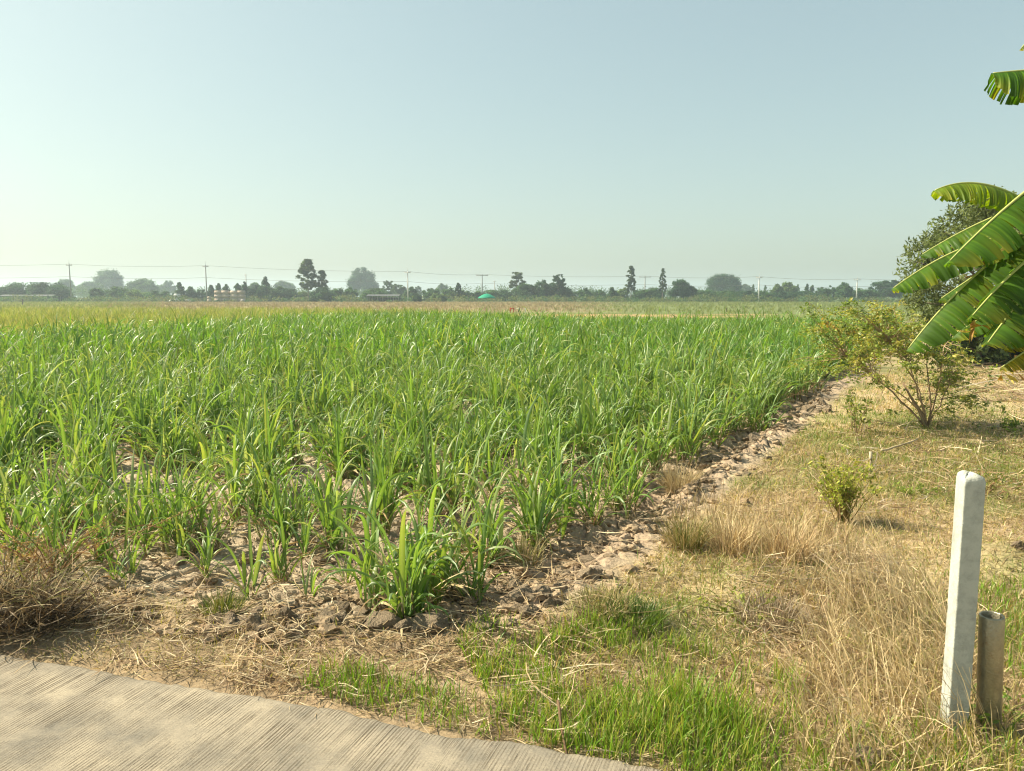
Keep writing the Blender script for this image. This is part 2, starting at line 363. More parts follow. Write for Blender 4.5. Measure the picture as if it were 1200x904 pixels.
# ------------------------------------------------------------------ sugar cane
GREENS = [(.125, .25, .034), (.095, .21, .030), (.17, .285, .040), (.11, .21, .065), (.34, .42, .19)]
DEADC = [(.42, .32, .17), (.50, .41, .23), (.33, .22, .11)]
def cane(rng, shoots, height, spread=.12, seg=10, across=2, lush=1.0, arch=0., out=0.):
    lv, dv, sv = MB(), MB(), []
    for k in range(shoots):
        a = rng.random() * 6.28; r = spread * math.sqrt(rng.random()); b = np.array([r * math.cos(a), r * math.sin(a), -.03])
        lean = rng.normal(.10, .07) + .5 * r + out * rng.random(); la = a + rng.normal(0, .5)
        hk = rng.uniform(.62, 1.06); hs = height * hk * rng.uniform(.16, .36); top = b + hs * np.array([math.sin(lean) * math.cos(la), math.sin(lean) * math.sin(la), math.cos(lean)])
        if seg > 6: V, Q, T = tube([b, (b + top) / 2, top], [.010, .009, .006], 5); sv.append((V, Q, T, (.26, .27, .085) if rng.random() < .6 else (.30, .22, .12)))
        n = max(3, int(rng.integers(5, 8) * lush)); f = rng.random() * 3.14 + 0
        q = np.linspace(.15, 1, n); base = b[None] + q[:, None] * (top - b)[None]
        az = f + np.arange(n) % 2 * math.pi + rng.normal(0, .45, n)
        age = 1 - q                                   # 0: the young centre leaf
        L = height * hk * rng.uniform(.55, 1.0, n) * (1 - .25 * age)
        tilt = .06 + .45 * age + np.abs(rng.normal(0, .10, n)); bend = np.clip(rng.normal(1.25, .9, n) + .8 * age + arch, .05, 3.0)
        W = rng.uniform(.016, .036, n) * (.7 + .3 * height)
        c = mixcol(GREENS, n, rng, [.32, .28, .20, .12, .08], .14); tipc = c * 1.0
        yel = rng.random(n) < .15; tipc[yel] = tipc[yel] * .45 + np.array([.42, .38, .12]) * .55
        lv.add(*_s(strips(base, az, tilt, bend, L, W, seg, across, c, tipc, rng.normal(0, .9, n), rng.normal(0, .3, n), .4, 2.6, mid=.3)))
        nd_ = rng.integers(1, 5)
        bb = np.repeat(b[None], nd_, 0); bb[:, 2] = rng.uniform(.0, hs * .7, nd_)
        dv.add(*_s(strips(bb, rng.random(nd_) * 6.28, rng.uniform(.5, 1.1, nd_), rng.uniform(.7, 1.6, nd_), rng.uniform(.25, .5, nd_) * height, rng.uniform(.010, .02, nd_), max(4, seg - 3), 1, mixcol(DEADC, nd_, rng), None, rng.normal(0, 1.5, nd_), rng.normal(0, .5, nd_), zfloor=.004)))
    return lv, sv, dv
def _s(t): return t[0], t[1], None, t[2]

def canemeshes(lv, sv, dv):
    a = lv.mesh('cane_foliage', M_cane); st = [MB().add(*q).mesh('cane_stalk', M_stalk) for q in sv]
    for q in sv: lv.add(*q)
    return a, st, dv.mesh('cane_dead_leaf', M_dry), lv.mesh('cane_plant', M_cane)
variants = []
for k in range(9):
    rng = np.random.default_rng(100 + k)
    lv, sv, dv = cane(rng, int(rng.integers(9, 14)), rng.uniform(.88, 1.0), .20)
    variants.append(canemeshes(lv, sv, dv))
rng = np.random.default_rng(77); corner = canemeshes(*cane(rng, 24, .86, .30, arch=.7, out=.75))
thin = []
for k in range(5):
    rng = np.random.default_rng(200 + k)
    lv, sv, dv = cane(rng, [2, 3, 4, 5, 6][k], rng.uniform(.75, .9), .07, lush=.8)
    thin.append(canemeshes(lv, sv, dv))
lod = []
for k in range(7):
    rng = np.random.default_rng(300 + k)
    lv, sv, dv = cane(rng, int(rng.integers(11, 15)), rng.uniform(.9, 1.02), .24, seg=5, across=1)
    lod.append((np.concatenate(lv.V), np.concatenate(lv.Q), np.concatenate(lv.C), np.concatenate(dv.V), np.concatenate(dv.Q), np.concatenate(dv.C)))

def put_cane(x, y, h, meshes, label, group=None, rz=None, full=True):
    z = float(ground_z(np.array([x]), np.array([y]))[0])
    t = thing('sugarcane_plant', label, 'sugarcane', (x, y, z), RNG.random() * 6.28 if rz is None else rz, group)
    t.scale = (h * .97 + .03, h * .97 + .03, h)
    if full:
        link('foliage', meshes[0], t)
        for me in meshes[1]: link('stalk', me, t)
    else: link('foliage', meshes[3], t)
    link('dead_leaf', meshes[2], t)
    return t
# plants of the ragged front edge, one by one: (pixel of the foot, height in m, meshes, label)
HERO = [
 (484, 706, .92, corner, 'wide arching sugarcane clump at the field corner, in front of all others, beside big clods'),
 (562, 702, .62, thin[1], 'slim sugarcane with one flat pale blade, standing just behind the corner clump'),
 (292, 700, .52, thin[0], 'two bright upright sugarcane shoots alone on cracked bare soil'),
 (335, 676, .48, thin[2], 'small sugarcane sprout behind the two bright upright shoots'),
 (152, 672, .50, thin[1], 'short sugarcane shoot with a wide stiff blade at the edge of cracked soil'),
 (212, 648, .62, thin[3], 'sparse sugarcane plant behind the short stiff shoot on the field edge'),
 (80, 690, .58, thin[2], 'sugarcane shoots rising out of the reddish dry weeds'),
 (22, 668, .66, thin[4], 'sugarcane plant directly behind the heap of dead brush'),
 (172, 618, .92, variants[1], 'tall full sugarcane clump above the short stiff shoot, leaves arching both ways'),
 (388, 640, .72, thin[4], 'medium sugarcane plant in the gap of cracked soil behind the corner clump'),
 (436, 622, .84, variants[2], 'upright full sugarcane clump behind the gap of cracked soil'),
 (300, 606, .80, variants[3], 'full sugarcane clump at the far side of the bare soil gap'),
 (628, 636, .74, thin[4], 'leaning sugarcane with dead tan leaves on the ploughed corner'),
 (520, 600, .88, variants[4], 'tall sugarcane clump straight behind the slim pale bladed plant'),
 (672, 604, .88, variants[5], 'dense dark based sugarcane clump where the ploughed edge begins'),
 (722, 566, .90, variants[6], 'sugarcane clump beside the pale dry stalks on the ploughed edge'),
 (600, 580, .86, variants[7], 'sugarcane clump between the leaning corner plant and the crowded rows'),
 (90, 606, .78, variants[8], 'yellowish sugarcane clump behind the reddish dry weeds'),
]
HERO += [(45, 640, .55, thin[2], 'pale sugarcane sprouts between the dead brush and the crowded rows'), (140, 700, .34, thin[0], 'smallest sugarcane shoot, beside the dead brush on bare soil'),
 (408, 676, .40, thin[1], 'low sugarcane sprout in cracked soil just before the corner clump'), (365, 700, .30, thin[0], 'tiny sugarcane shoot between bright upright shoots and corner clump'),
 (235, 676, .42, thin[2], 'thin sugarcane sprout by the dark green rushy tuft'), (190, 640, .66, variants[5], 'leafy low sugarcane clump behind the short stiff shoot'),
 (325, 630, .66, variants[2], 'leafy sugarcane clump directly behind the bright upright shoots'), (60, 625, .64, variants[0], 'leafy sugarcane clump rising behind the reddish dry weeds'),(575, 655, .70, thin[4], 'sugarcane with drooping tips between the slim pale bladed plant and the leaning one'),
 (545, 640, .62, thin[3], 'narrow sugarcane just above the slim pale bladed plant'), (352, 652, .5, thin[1], 'short sugarcane pair between the bright upright shoots and the medium plant'),
 (250, 640, .6, thin[3], 'sugarcane sprout midway between sparse plant and bright upright shoots'), (118, 655, .62, thin[4], 'sugarcane with arching blades between reddish weeds and short stiff shoot')]
hero_xy = []
for (px, py, h, ms, lab) in HERO:
    p = G(px, py); hero_xy.append(p[:2]); put_cane(p[0], p[1], h * (1.03 if ms is corner or any(ms is v for v in variants) else 1.35), ms, lab)
hero_xy = np.array(hero_xy)

DM = np.array([(-900, 14), (-300, 17), (0, 21), (200, 27), (450, 41), (560, 38), (650, 34), (800, 33), (1000, 33), (1150, 33), (1500, 33)], float)
pts = []
rows = np.arange(0, 42); rr = np.random.default_rng(5)
for j in rows:
    off = -.72 - j * .82
    s = np.arange(-25, 70, .30) + rr.random() * .3
    x = E0[0] + RN[0] * off + RU[0] * s; y = E0[1] + RN[1] * off + RU[1] * s
    x = x + rr.normal(0, .13, len(s)); y = y + rr.normal(0, .11, len(s))
    pts.append(np.stack([x, y], 1))
pts = np.concatenate(pts)
x, y = pts.T; pxs = 600 + 900 * x / np.maximum(y, .5)
gap = fbm(x, y, .55, 3, 81)
nearg = 1 - sstep(4.2, 8.0, y)
keep = (y > front(x) + .24 + .35 * fbm(x, y, 1.3, 2, 91)) & (y < np.interp(pxs, DM[:, 0], DM[:, 1]) + 1.5 * fbm(x, y, .4, 2, 77)) & (y > 3) & (np.abs(pxs - 600) < 830)
keep &= rr.random(len(x)) > np.clip(.03 + .22 * nearg + .40 * nearg * (gap > .08) + .25 * (gap > .35) * (1 - nearg), 0, .93)
d2 = ((pts[:, None] - hero_xy[None]) ** 2).sum(2).min(1); keep &= d2 > .30 ** 2
pts = pts[keep]; x, y = pts.T; pxs = 600 + 900 * x / y
hgt = rr.normal(.95, .12, len(x)).clip(.62, 1.22) * (1 + .10 * fbm(x, y, .3, 3, 66)) * (1 - .27 * (1 - sstep(3.8, 11, y)) * (.6 + .4 * sstep(750, 450, pxs)))
vis = np.abs(pxs - 600) < 625
order = np.argsort(np.where(vis, y, 1e6)); ind = order[:282]; rest = order[282:]
GL = 'green sugarcane clump crowded among its like in the field rows behind the ragged front edge'
for c_, k in enumerate(ind): put_cane(x[k], y[k], hgt[k], variants[rr.integers(9)] if rr.random() > .35 * nearg[keep][k] else thin[4], GL, 'sugarcane clumps crowded in the rows', None, c_ < 45)
def merge_instances(mb, srcV, srcQ, srcC, xy, z, h, rot, tint):
    n, m = len(xy), len(srcV)
    c, s = np.cos(rot)[:, None], np.sin(rot)[:, None]; hs = h[:, None]
    V = np.stack([(srcV[None, :, 0] * c - srcV[None, :, 1] * s) * hs + xy[:, :1], (srcV[None, :, 0] * s + srcV[None, :, 1] * c) * hs + xy[:, 1:], srcV[None, :, 2] * hs + z[:, None]], -1)
    Q = srcQ[None] + (np.arange(n) * m)[:, None, None]
    mb.add(V.reshape(-1, 3), Q.reshape(-1, 4), C=(srcC[None] * tint[:, None]).reshape(-1, 3))
mg, mdry = MB(), MB(); which = rr.integers(0, 7, len(x)); zz = ground_z(x, y); rot = rr.random(len(x)) * 6.28
for k in range(7):
    q = rest[which[rest] == k]
    if len(q):
        t = np.clip(1 + .12 * rr.normal(size=(len(q), 1)), .7, 1.35) * np.array([[1, 1, 1]])
        merge_instances(mg, *lod[k][:3], pts[q], zz[q], hgt[q], rot[q], t); merge_instances(mdry, *lod[k][3:], pts[q], zz[q], hgt[q], rot[q], t)
t = bpy.data.objects.new('sugarcane_stand', None); COL.objects.link(t); tag(t, 'mass of green sugarcane filling the field beyond the nearer clumps', 'sugarcane', None, 'stuff')
tag(mg.build('foliage', M_cane, t), kind='stuff'); tag(mdry.build('dead_leaf', M_dry, t), kind='stuff')
print('cane', len(x), len(ind), len(rest))

# ------------------------------------------------------------------ crops beyond the cane
def tuftsrc(rng, n, h, w, cols, spread=.15, seg=3, bend=.7):
    a = rng.random(n) * 6.28; r = spread * np.sqrt(rng.random(n))
    b = np.stack([r * np.cos(a), r * np.sin(a), np.full(n, -.02)], 1)
    return strips(b, rng.random(n) * 6.28, np.abs(rng.normal(0, .22, n)), np.abs(rng.normal(bend, .4, n)), h * rng.uniform(.6, 1.05, n), w * rng.uniform(.7, 1.3, n), seg, 1, mixcol(cols, n, rng, None, .18), None, rng.normal(0, 1, n))
def crop(name, label, xy, srcs, h, mat, rng):
    mb = MB(); w = rng.integers(0, len(srcs), len(xy)); z = ground_z(xy[:, 0], xy[:, 1])
    for k, (V, Q, C) in enumerate(srcs):
        q = w == k
        if q.any(): merge_instances(mb, V, Q, C, xy[q], z[q], h * rng.uniform(.75, 1.15, q.sum()), rng.random(q.sum()) * 6.28, 1 + .15 * rng.normal(size=(q.sum(), 1)) * np.ones((1, 3)))
    return tag(mb.build(name, mat), label, 'crop', None, 'stuff')
def wedge(d0, d1, pa, pb, dens, rng):
    n = int(dens * (pb - pa) / 900 * (d1 ** 2 - d0 ** 2) / 2)
    yy = np.sqrt(d0 ** 2 + rng.random(n) * (d1 ** 2 - d0 ** 2)); px = pa + rng.random(n) * (pb - pa)
    return np.stack([(px - 600) / 900 * yy, yy], 1), px
rng = np.random.default_rng(11)
yel = [(.27, .29, .07), (.34, .33, .10), (.21, .27, .055), (.40, .37, .15), (.16, .24, .045)]
src = [tuftsrc(rng, 16, .85, .022, yel, .3) for _ in range(5)]
a, pa = wedge(17, 46, -120, 700, 4.2, rng); b, pb = wedge(46, 76, -120, 640, 1.8, rng)
xy = np.concatenate([a, b]); pp = np.concatenate([pa, pb])
q = xy[:, 1] > np.interp(pp, DM[:, 0], DM[:, 1]) + .6; q &= xy[:, 1] < np.interp(pp, [-120, 300, 480, 560, 640], [78, 76, 70, 56, 44])
crop('yellow_grass', 'yellow green grassy crop in a band beyond the sugarcane', xy[q], src, .92, M_grass, rng)
src = [tuftsrc(rng, 9, .6, .04, [(.33, .26, .16), (.38, .29, .18), (.27, .19, .11), (.21, .24, .08), (.24, .26, .09)], .3, 2) for _ in range(4)]
xy, pp = wedge(76, 190, 90, 760, .8, rng)
q = rng.random(len(pp)) < sstep(90, 220, pp) * (1 - sstep(620, 760, pp)); xy = xy[q]
crop('dry_grass', 'pinkish brown dry grass covering the fallow strip before the treeline', xy, src, .75, M_dry, rng)
src = [tuftsrc(rng, 9, .6, .045, [(.15, .20, .06), (.19, .24, .08), (.12, .16, .05), (.25, .24, .10)], .3, 2) for _ in range(4)]
xa, pa = wedge(66, 195, 620, 1330, .55, rng); xb, pb = wedge(80, 200, -80, 190, .6, rng)
qa = rng.random(len(pa)) < sstep(620, 780, pa)
crop('low_crop_leaves', 'grey green low crop in the field behind the orange soil strip', np.concatenate([xa[qa], xb]), src, .7, M_grass, rng)

# ------------------------------------------------------------------ grasses of the verge
def onground(xy, dz=-.005):
    return np.stack([xy[:, 0], xy[:, 1], ground_z(xy[:, 0], xy[:, 1]) + dz], 1)
def offroad(xy, m=.0): return xy[xy[:, 1] > road_y(xy[:, 0]) + m]
GG = [(.15, .29, .022), (.19, .33, .03), (.25, .34, .04), (.11, .21, .025)]
TAN = [(.54, .415, .225), (.63, .51, .30), (.43, .32, .17), (.33, .24, .13)]
rng = np.random.default_rng(21)
mb = MB()
Pg = poly([(536, 765), (560, 738), (590, 752), (625, 768), (690, 752), (770, 756), (850, 775), (935, 800), (940, 850), (975, 904), (960, 940), (800, 925), (700, 893), (640, 878), (585, 842)])
p = scatter(Pg, 7600, rng); n_ = fbm(p[:, 0], p[:, 1], 3.0, 3, 12); p = p[rng.random(len(p)) < np.clip(.55 + 1.5 * n_, .05, 1)]; p = offroad(p, .02); n = len(p)
mb.add(*_s(strips(onground(p), rng.random(n) * 6.28, np.abs(rng.normal(.12, .2, n)), np.abs(rng.normal(.6, .5, n)), rng.uniform(.05, .145, n) * (1 + .6 * fbm(p[:, 0], p[:, 1], 2.2, 3, 44)), rng.uniform(.003, .006, n), 4, 1, mixcol(GG + [(.42, .36, .14)], n, rng, [.23, .23, .22, .14, .18]), mixcol(GG + [(.40, .36, .11)] * 2, n, rng), rng.normal(0, .8, n))))
Pe = poly([(350, 812), (400, 775), (470, 800), (545, 812), (600, 845), (660, 882), (590, 872), (500, 852), (430, 836)])
p = offroad(scatter(Pe, 5200, rng), -.005); n_ = fbm(p[:, 0], p[:, 1], 4.0, 3, 13); p = p[rng.random(len(p)) < np.clip(.45 + 1.2 * n_, .05, 1)]; n = len(p)
mb.add(*_s(strips(onground(p), rng.random(n) * 6.28, np.abs(rng.normal(.2, .2, n)), np.abs(rng.normal(.5, .4, n)), rng.uniform(.03, .11, n), rng.uniform(.003, .0055, n), 3, 1, mixcol(GG + [(.25, .22, .07)], n, rng), None, rng.normal(0, .8, n))))
Pr = poly([(1140, 690), (1230, 680), (1260, 830), (1175, 800)])
p = scatter(Pr, 2500, rng); n = len(p)
mb.add(*_s(strips(onground(p), rng.random(n) * 6.28, np.abs(rng.normal(.2, .2, n)), np.abs(rng.normal(.6, .4, n)), rng.uniform(.04, .11, n), rng.uniform(.003, .0055, n), 3, 1, mixcol(GG + [(.3, .26, .08)], n, rng), None, rng.normal(0, .8, n))))
Pb = poly([(960, 860), (1120, 850), (1240, 840), (1280, 960), (960, 960)])
p = scatter(Pb, 3000, rng); n_ = fbm(p[:, 0], p[:, 1], 4.0, 3, 14); p = p[rng.random(len(p)) < np.clip(.5 + 1.2 * n_, .1, 1)]; n = len(p)
mb.add(*_s(strips(onground(p), rng.random(n) * 6.28, np.abs(rng.normal(.3, .3, n)), np.abs(rng.normal(.7, .4, n)), rng.uniform(.05, .14, n), rng.uniform(.003, .006, n), 4, 1, mixcol(GG + [(.36, .31, .10)] * 3, n, rng), None, rng.normal(0, .8, n))))
tag(mb.build('green_grass', M_grass), 'fresh bright green grass growing at the edge of the concrete road', 'grass', None, 'stuff')

# short mixed turf of the whole verge
mb = MB()
Pv = poly([(600, 765), (660, 705), (780, 632), (900, 535), (985, 462), (1060, 430), (1330, 430), (1420, 560), (1500, 800), (1300, 930), (960, 930), (700, 850)])
p = scatter(Pv, 3000, rng); p = p[p[:, 1] < 17]; e = dE(*p.T)
nA = fbm(p[:, 0], p[:, 1], 1.4, 4, 51); nB = fbm(p[:, 0], p[:, 1], .9, 3, 19)
keepp = rng.random(len(p)) < np.clip((.75 + .9 * nB) * sstep(0.0, .3, e) * (1 - .5 * sstep(6.2, 8.5, p[:, 1]) * sstep(1.3, 2.6, e)), 0, 1) * np.clip(1.25 - p[:, 1] / 12, .3, 1)
p = p[keepp]; nA = nA[keepp]; n = len(p)
tanw = rng.random(n) < np.clip(.50 - .9 * nA, .12, .85)
c = np.where(tanw[:, None], mixcol(TAN, n, rng), mixcol([(.18, .24, .05), (.25, .28, .07), (.14, .20, .04)], n, rng))
p3 = offroad(np.concatenate([scatter(Pv, 2600, rng), scatter(Pg, 2200, rng), scatter(Pe, 2600, rng), scatter(poly([(60, 700), (420, 735), (560, 760), (620, 800), (620, 870), (400, 825), (150, 790), (40, 772)]), 1500, rng), scatter(poly([(-420, 640), (-20, 672), (0, 764), (-350, 716), (-600, 696)]), 1800, rng)])); p3 = p3[(p3[:, 1] < 9) & (dE(*p3.T) > .1) | (dF(*p3.T) < .05)]; n3 = len(p3)
mb.add(*_s(strips(onground(p3, .003), rng.random(n3) * 6.28, rng.uniform(.9, 1.5, n3), rng.normal(.2, .4, n3), rng.uniform(.025, .09, n3), rng.uniform(.0028, .005, n3), 3, 1, mixcol([(.46, .36, .19), (.36, .27, .14), (.27, .19, .10), (.22, .24, .06), (.55, .46, .28), (.17, .12, .07)], n3, rng), None, rng.normal(0, 1, n3), zfloor=.004)))
big = np.clip(p[:, 1] / 5, 1, 2)
mb.add(*_s(strips(onground(p), rng.random(n) * 6.28, np.abs(rng.normal(.45, .4, n)), np.abs(rng.normal(.7, .5, n)), rng.uniform(.03, .095, n), rng.uniform(.0028, .0055, n) * big, 3, 1, c, None, rng.normal(0, 1, n))))
p = offroad(scatter(poly([(-60, 720), (40, 700), (150, 705), (330, 722), (420, 740), (420, 770), (340, 805), (180, 785), (20, 772)]), 700, rng)); n = len(p)
mb.add(*_s(strips(onground(p), rng.random(n) * 6.28, np.abs(rng.normal(.5, .4, n)), np.abs(rng.normal(.7, .5, n)), rng.uniform(.03, .08, n), rng.uniform(.0028, .0045, n), 3, 1, mixcol([(.30, .28, .07), (.40, .33, .14), (.25, .25, .06)], n, rng), None, rng.normal(0, 1, n))))
tag(mb.build('short_grass', M_grass), 'short half dry turf spread over the verge beside the field', 'grass', None, 'stuff')

# tall dry grass round the post
mb = MB()
Pt = poly([(925, 845), (955, 770), (985, 715), (1040, 690), (1095, 715), (1150, 790), (1180, 860), (1150, 930), (965, 930), (935, 890)])
p = scatter(Pt, 560, rng); n = len(p)
mb.add(*_s(strips(onground(p), rng.normal(2.75, .75, n), np.abs(rng.normal(.38, .2, n)), np.abs(rng.normal(.55, .35, n)), rng.uniform(.18, .52, n), rng.uniform(.0028, .0052, n), 6, 1, mixcol(TAN, n, rng), mixcol(TAN[:2], n, rng), rng.normal(0, 1.0, n), rng.normal(0, .3, n), taper='stem')))
p = scatter(Pt, 1500, rng); n = len(p)
mb.add(*_s(strips(onground(p), rng.random(n) * 6.28, np.abs(rng.normal(.6, .4, n)), np.abs(rng.normal(.9, .5, n)), rng.uniform(.08, .24, n), rng.uniform(.003, .005, n), 4, 1, mixcol(TAN + [(.3, .28, .08)], n, rng), None, rng.normal(0, 1, n))))
Pm = poly([(770, 640), (790, 595), (850, 585), (930, 600), (1010, 640), (1040, 700), (980, 740), (900, 720), (850, 665)])
p = scatter(Pm, 750, rng); nn_ = fbm(p[:, 0], p[:, 1], 2.6, 3, 16); p = p[rng.random(len(p)) < np.clip(.5 + 1.1 * nn_, .05, 1)]; n = len(p)
mb.add(*_s(strips(onground(p), rng.random(n) * 6.28, np.abs(rng.normal(.3, .25, n)), np.abs(rng.normal(.5, .4, n)), rng.uniform(.10, .30, n), rng.uniform(.003, .0055, n), 5, 1, mixcol(TAN + [(.42, .30, .15), (.24, .17, .09), (.22, .21, .06)], n, rng), mixcol(TAN + [(.33, .2, .12)], n, rng), rng.normal(0, 1, n), taper='stem')))
tag(mb.build('tall_dry_grass', M_dry), 'tall straw coloured dry grass leaning round the concrete post', 'grass', None, 'stuff')

# straw litter
mb = MB()
def litter(P, dens, l0, l1, w, cols, zmax=.03, rg=rng):
    p = offroad(scatter(P, dens, rg), -.02); nn = fbm(p[:, 0], p[:, 1], 3, 3, 23); p = p[rg.random(len(p)) < np.clip(.6 + 1.1 * nn, .1, 1)]; n = len(p)
    b = onground(p); b[:, 2] += .006 + zmax * rg.random(n) ** 2; b[:, 2] = np.maximum(b[:, 2], .01)
    mb.add(*_s(strips(b, rg.random(n) * 6.28, rg.normal(1.47, .10, n), rg.normal(.10, .25, n), rg.uniform(l0, l1, n), w * rg.uniform(.6, 1.5, n), 4, 1, mixcol(cols, n, rg, None, .25), None, rg.normal(0, 1.2, n), rg.normal(0, .8, n), taper='stem')))
LIT = [(.42, .31, .17), (.52, .41, .24), (.30, .20, .11), (.20, .13, .075), (.60, .50, .33)]
litter(poly([(-80, 770), (-60, 740), (90, 715), (230, 715), (330, 738), (430, 748), (580, 757), (600, 790), (545, 800), (420, 790), (360, 818), (230, 798), (120, 785)]), 2600, .05, .24, .0040, LIT, .06)
litter(poly([(60, 790), (60, 740), (150, 715), (260, 725), (300, 760), (260, 795), (150, 782)]), 3400, .04, .18, .0035, LIT, .05)
litter(poly([(-420, 650), (-20, 680), (0, 764), (-350, 716), (-600, 696)]), 700, .05, .22, .004, LIT, .04)
litter(poly([(590, 800), (640, 790), (690, 850), (690, 885), (640, 875)]), 1600, .08, .3, .0045, LIT[:2] + LIT[4:], .08)
litter(poly([(590, 765), (610, 712), (650, 700), (740, 745), (700, 780)]), 1500, .06, .25, .004, LIT, .06)
litter(poly([(860, 740), (900, 700), (990, 700), (1030, 760), (960, 800)]), 1500, .08, .3, .0042, LIT, .07)
litter(poly([(0, 600), (500, 560), (800, 520), (830, 560), (700, 660), (640, 740), (300, 745), (60, 720), (-60, 660)]), 420, .06, .3, .006, LIT, .03)
litter(Pv, 250, .05, .24, .0042, LIT, .04)
litter(poly([(820, 735), (860, 690), (960, 650), (1050, 660), (1060, 740), (960, 760), (880, 770)]), 1900, .05, .22, .004, LIT + [(.33, .28, .22)], .09)
litter(poly([(960, 600), (1000, 500), (1130, 470), (1300, 480), (1300, 640), (1150, 620)]), 130, .08, .4, .009, LIT + [(.33, .28, .22)], .05)
litter(poly([(1090, 480), (1100, 420), (1300, 415), (1300, 480)]), 45, .15, .8, .02, LIT + [(.33, .28, .22)], .05)
litter(poly([(250, 800), (300, 790), (420, 790), (520, 815), (600, 835), (680, 875), (800, 900), (620, 885), (500, 862), (380, 835)]), 2600, .03, .16, .0035, LIT, .04)
tag(mb.build('straw_litter', M_dry), 'dry straw and dead stems littered over the ground by the road', 'straw', None, 'stuff')

# grass tussocks that stand apart
def tussock(px, py, r, h, cols, n, label, seed, name='grass_tussock', mat=None, w=.004, bend=.6, tilt=.25, dark=None):
    rg = np.random.default_rng(seed); c = G(px, py); z = float(ground_z(c[:1], c[1:2])[0])
    t = thing(name, label, 'grass tussock', (c[0], c[1], z))
    a = rg.random(n) * 6.28; q = r * np.sqrt(rg.random(n)); b = np.stack([q * np.cos(a), q * np.sin(a), np.full(n, -.015)], 1)
    V = strips(b, a + rg.normal(0, .8, n), np.abs(rg.normal(tilt, .18, n)) * (.4 + q / r), np.abs(rg.normal(bend, .4, n)), h * rg.uniform(.5, 1.05, n), w * rg.uniform(.7, 1.3, n), 5, 1, mixcol(cols, n, rg), None, rg.normal(0, 1, n))
    MB().add(*_s(V)).build('blade', mat or M_dry, t)
    m = n // 4
    b2 = b[:m].copy(); V = strips(b2, rg.random(m) * 6.28, rg.uniform(.8, 1.4, m), rg.uniform(.2, .8, m), h * .5 * rg.uniform(.5, 1, m), w * 1.1, 4, 1, mixcol(DEADC, m, rg), None, 0., zfloor=.004)
    MB().add(*_s(V)).build('dead_blade', M_dry, t)
    return t
tussock(803, 648, .10, .27, [(.20, .20, .055), (.42, .33, .15), (.36, .27, .12), (.14, .16, .04)], 420, 'dry tussock with dark green heart nearest the ploughed edge', 31)
tussock(858, 655, .12, .27, TAN, 420, 'straw tussock just beyond the one with dark green heart', 32)
tussock(925, 668, .14, .26, TAN + [(.45, .30, .15)], 480, 'brownish dry tussock in front of the yellow green weed', 33)
tussock(795, 575, .11, .33, [(.52, .42, .23), (.42, .32, .17)], 300, 'pale dry stalks standing against the cane at the field edge', 34)
tussock(262, 727, .07, .17, [(.09, .12, .03), (.13, .17, .04), (.2, .19, .06)], 300, 'small dark green rushy tuft on bare soil', 35, mat=M_grass, w=.0035, tilt=.3, bend=.2)
tussock(745, 745, .13, .13, [(.08, .13, .03), (.13, .19, .04)], 420, 'dark green tuft at the back of the fresh grass', 36, mat=M_grass, w=.005)
tussock(905, 735, .16, .15, [(.33, .27, .19), (.26, .20, .13)], 420, 'greyish matted dead tussock between fresh grass and tall straw', 37)
tussock(615, 655, .10, .22, [(.45, .36, .19), (.26, .25, .08)], 160, 'thin tan tussock at the ploughed corner beneath the leaning cane', 38)
tussock(700, 735, .16, .10, [(.2, .2, .06), (.4, .32, .15)], 380, 'low matted tuft on the mound beside the ploughed corner', 39)

# ------------------------------------------------------------------ brush heap and dry weeds
def brush():
    rg = np.random.default_rng(41); c = G(28, 742); z = float(ground_z(c[:1], c[1:2])[0])
    t = thing('dead_brush', 'dark heap of tangled dead brush overhanging the road edge', 'brush heap', (c[0], c[1], z))
    n = 3000; a = rg.random(n) * 6.28; q = np.sqrt(rg.random(n)); b = np.stack([-.08 + .38 * q * np.cos(a), .20 * q * np.sin(a), .005 + .17 * rg.random(n) * (1 - q ** 2)], 1)
    V = strips(b, rg.random(n) * 6.28, rg.uniform(.6, 1.7, n), rg.normal(.3, .7, n), rg.uniform(.05, .26, n), rg.choice([.002, .003, .004, .007], n), 6, 1, mixcol([(.19, .13, .07), (.10, .07, .04), (.33, .25, .14), (.06, .042, .025)], n, rg), None, rg.normal(0, 2, n), rg.normal(0, 1.2, n), taper='stem', zfloor=.008)
    MB().add(*_s(V)).build('twig', M_dry, t)
    m = 260; a = rg.random(m) * 6.28; q = np.sqrt(rg.random(m)); b = np.stack([-.05 + .42 * q * np.cos(a), .22 * q * np.sin(a), .12 + .1 * rg.random(m)], 1)
    V = strips(b, rg.random(m) * 6.28, rg.uniform(.5, 1.5, m), rg.normal(.5, .5, m), rg.uniform(.08, .2, m), .004, 4, 1, mixcol([(.2, .2, .05), (.46, .36, .2)], m, rg), None, rg.normal(0, 2, m))
    MB().add(*_s(V)).build('straw', M_dry, t)
brush()
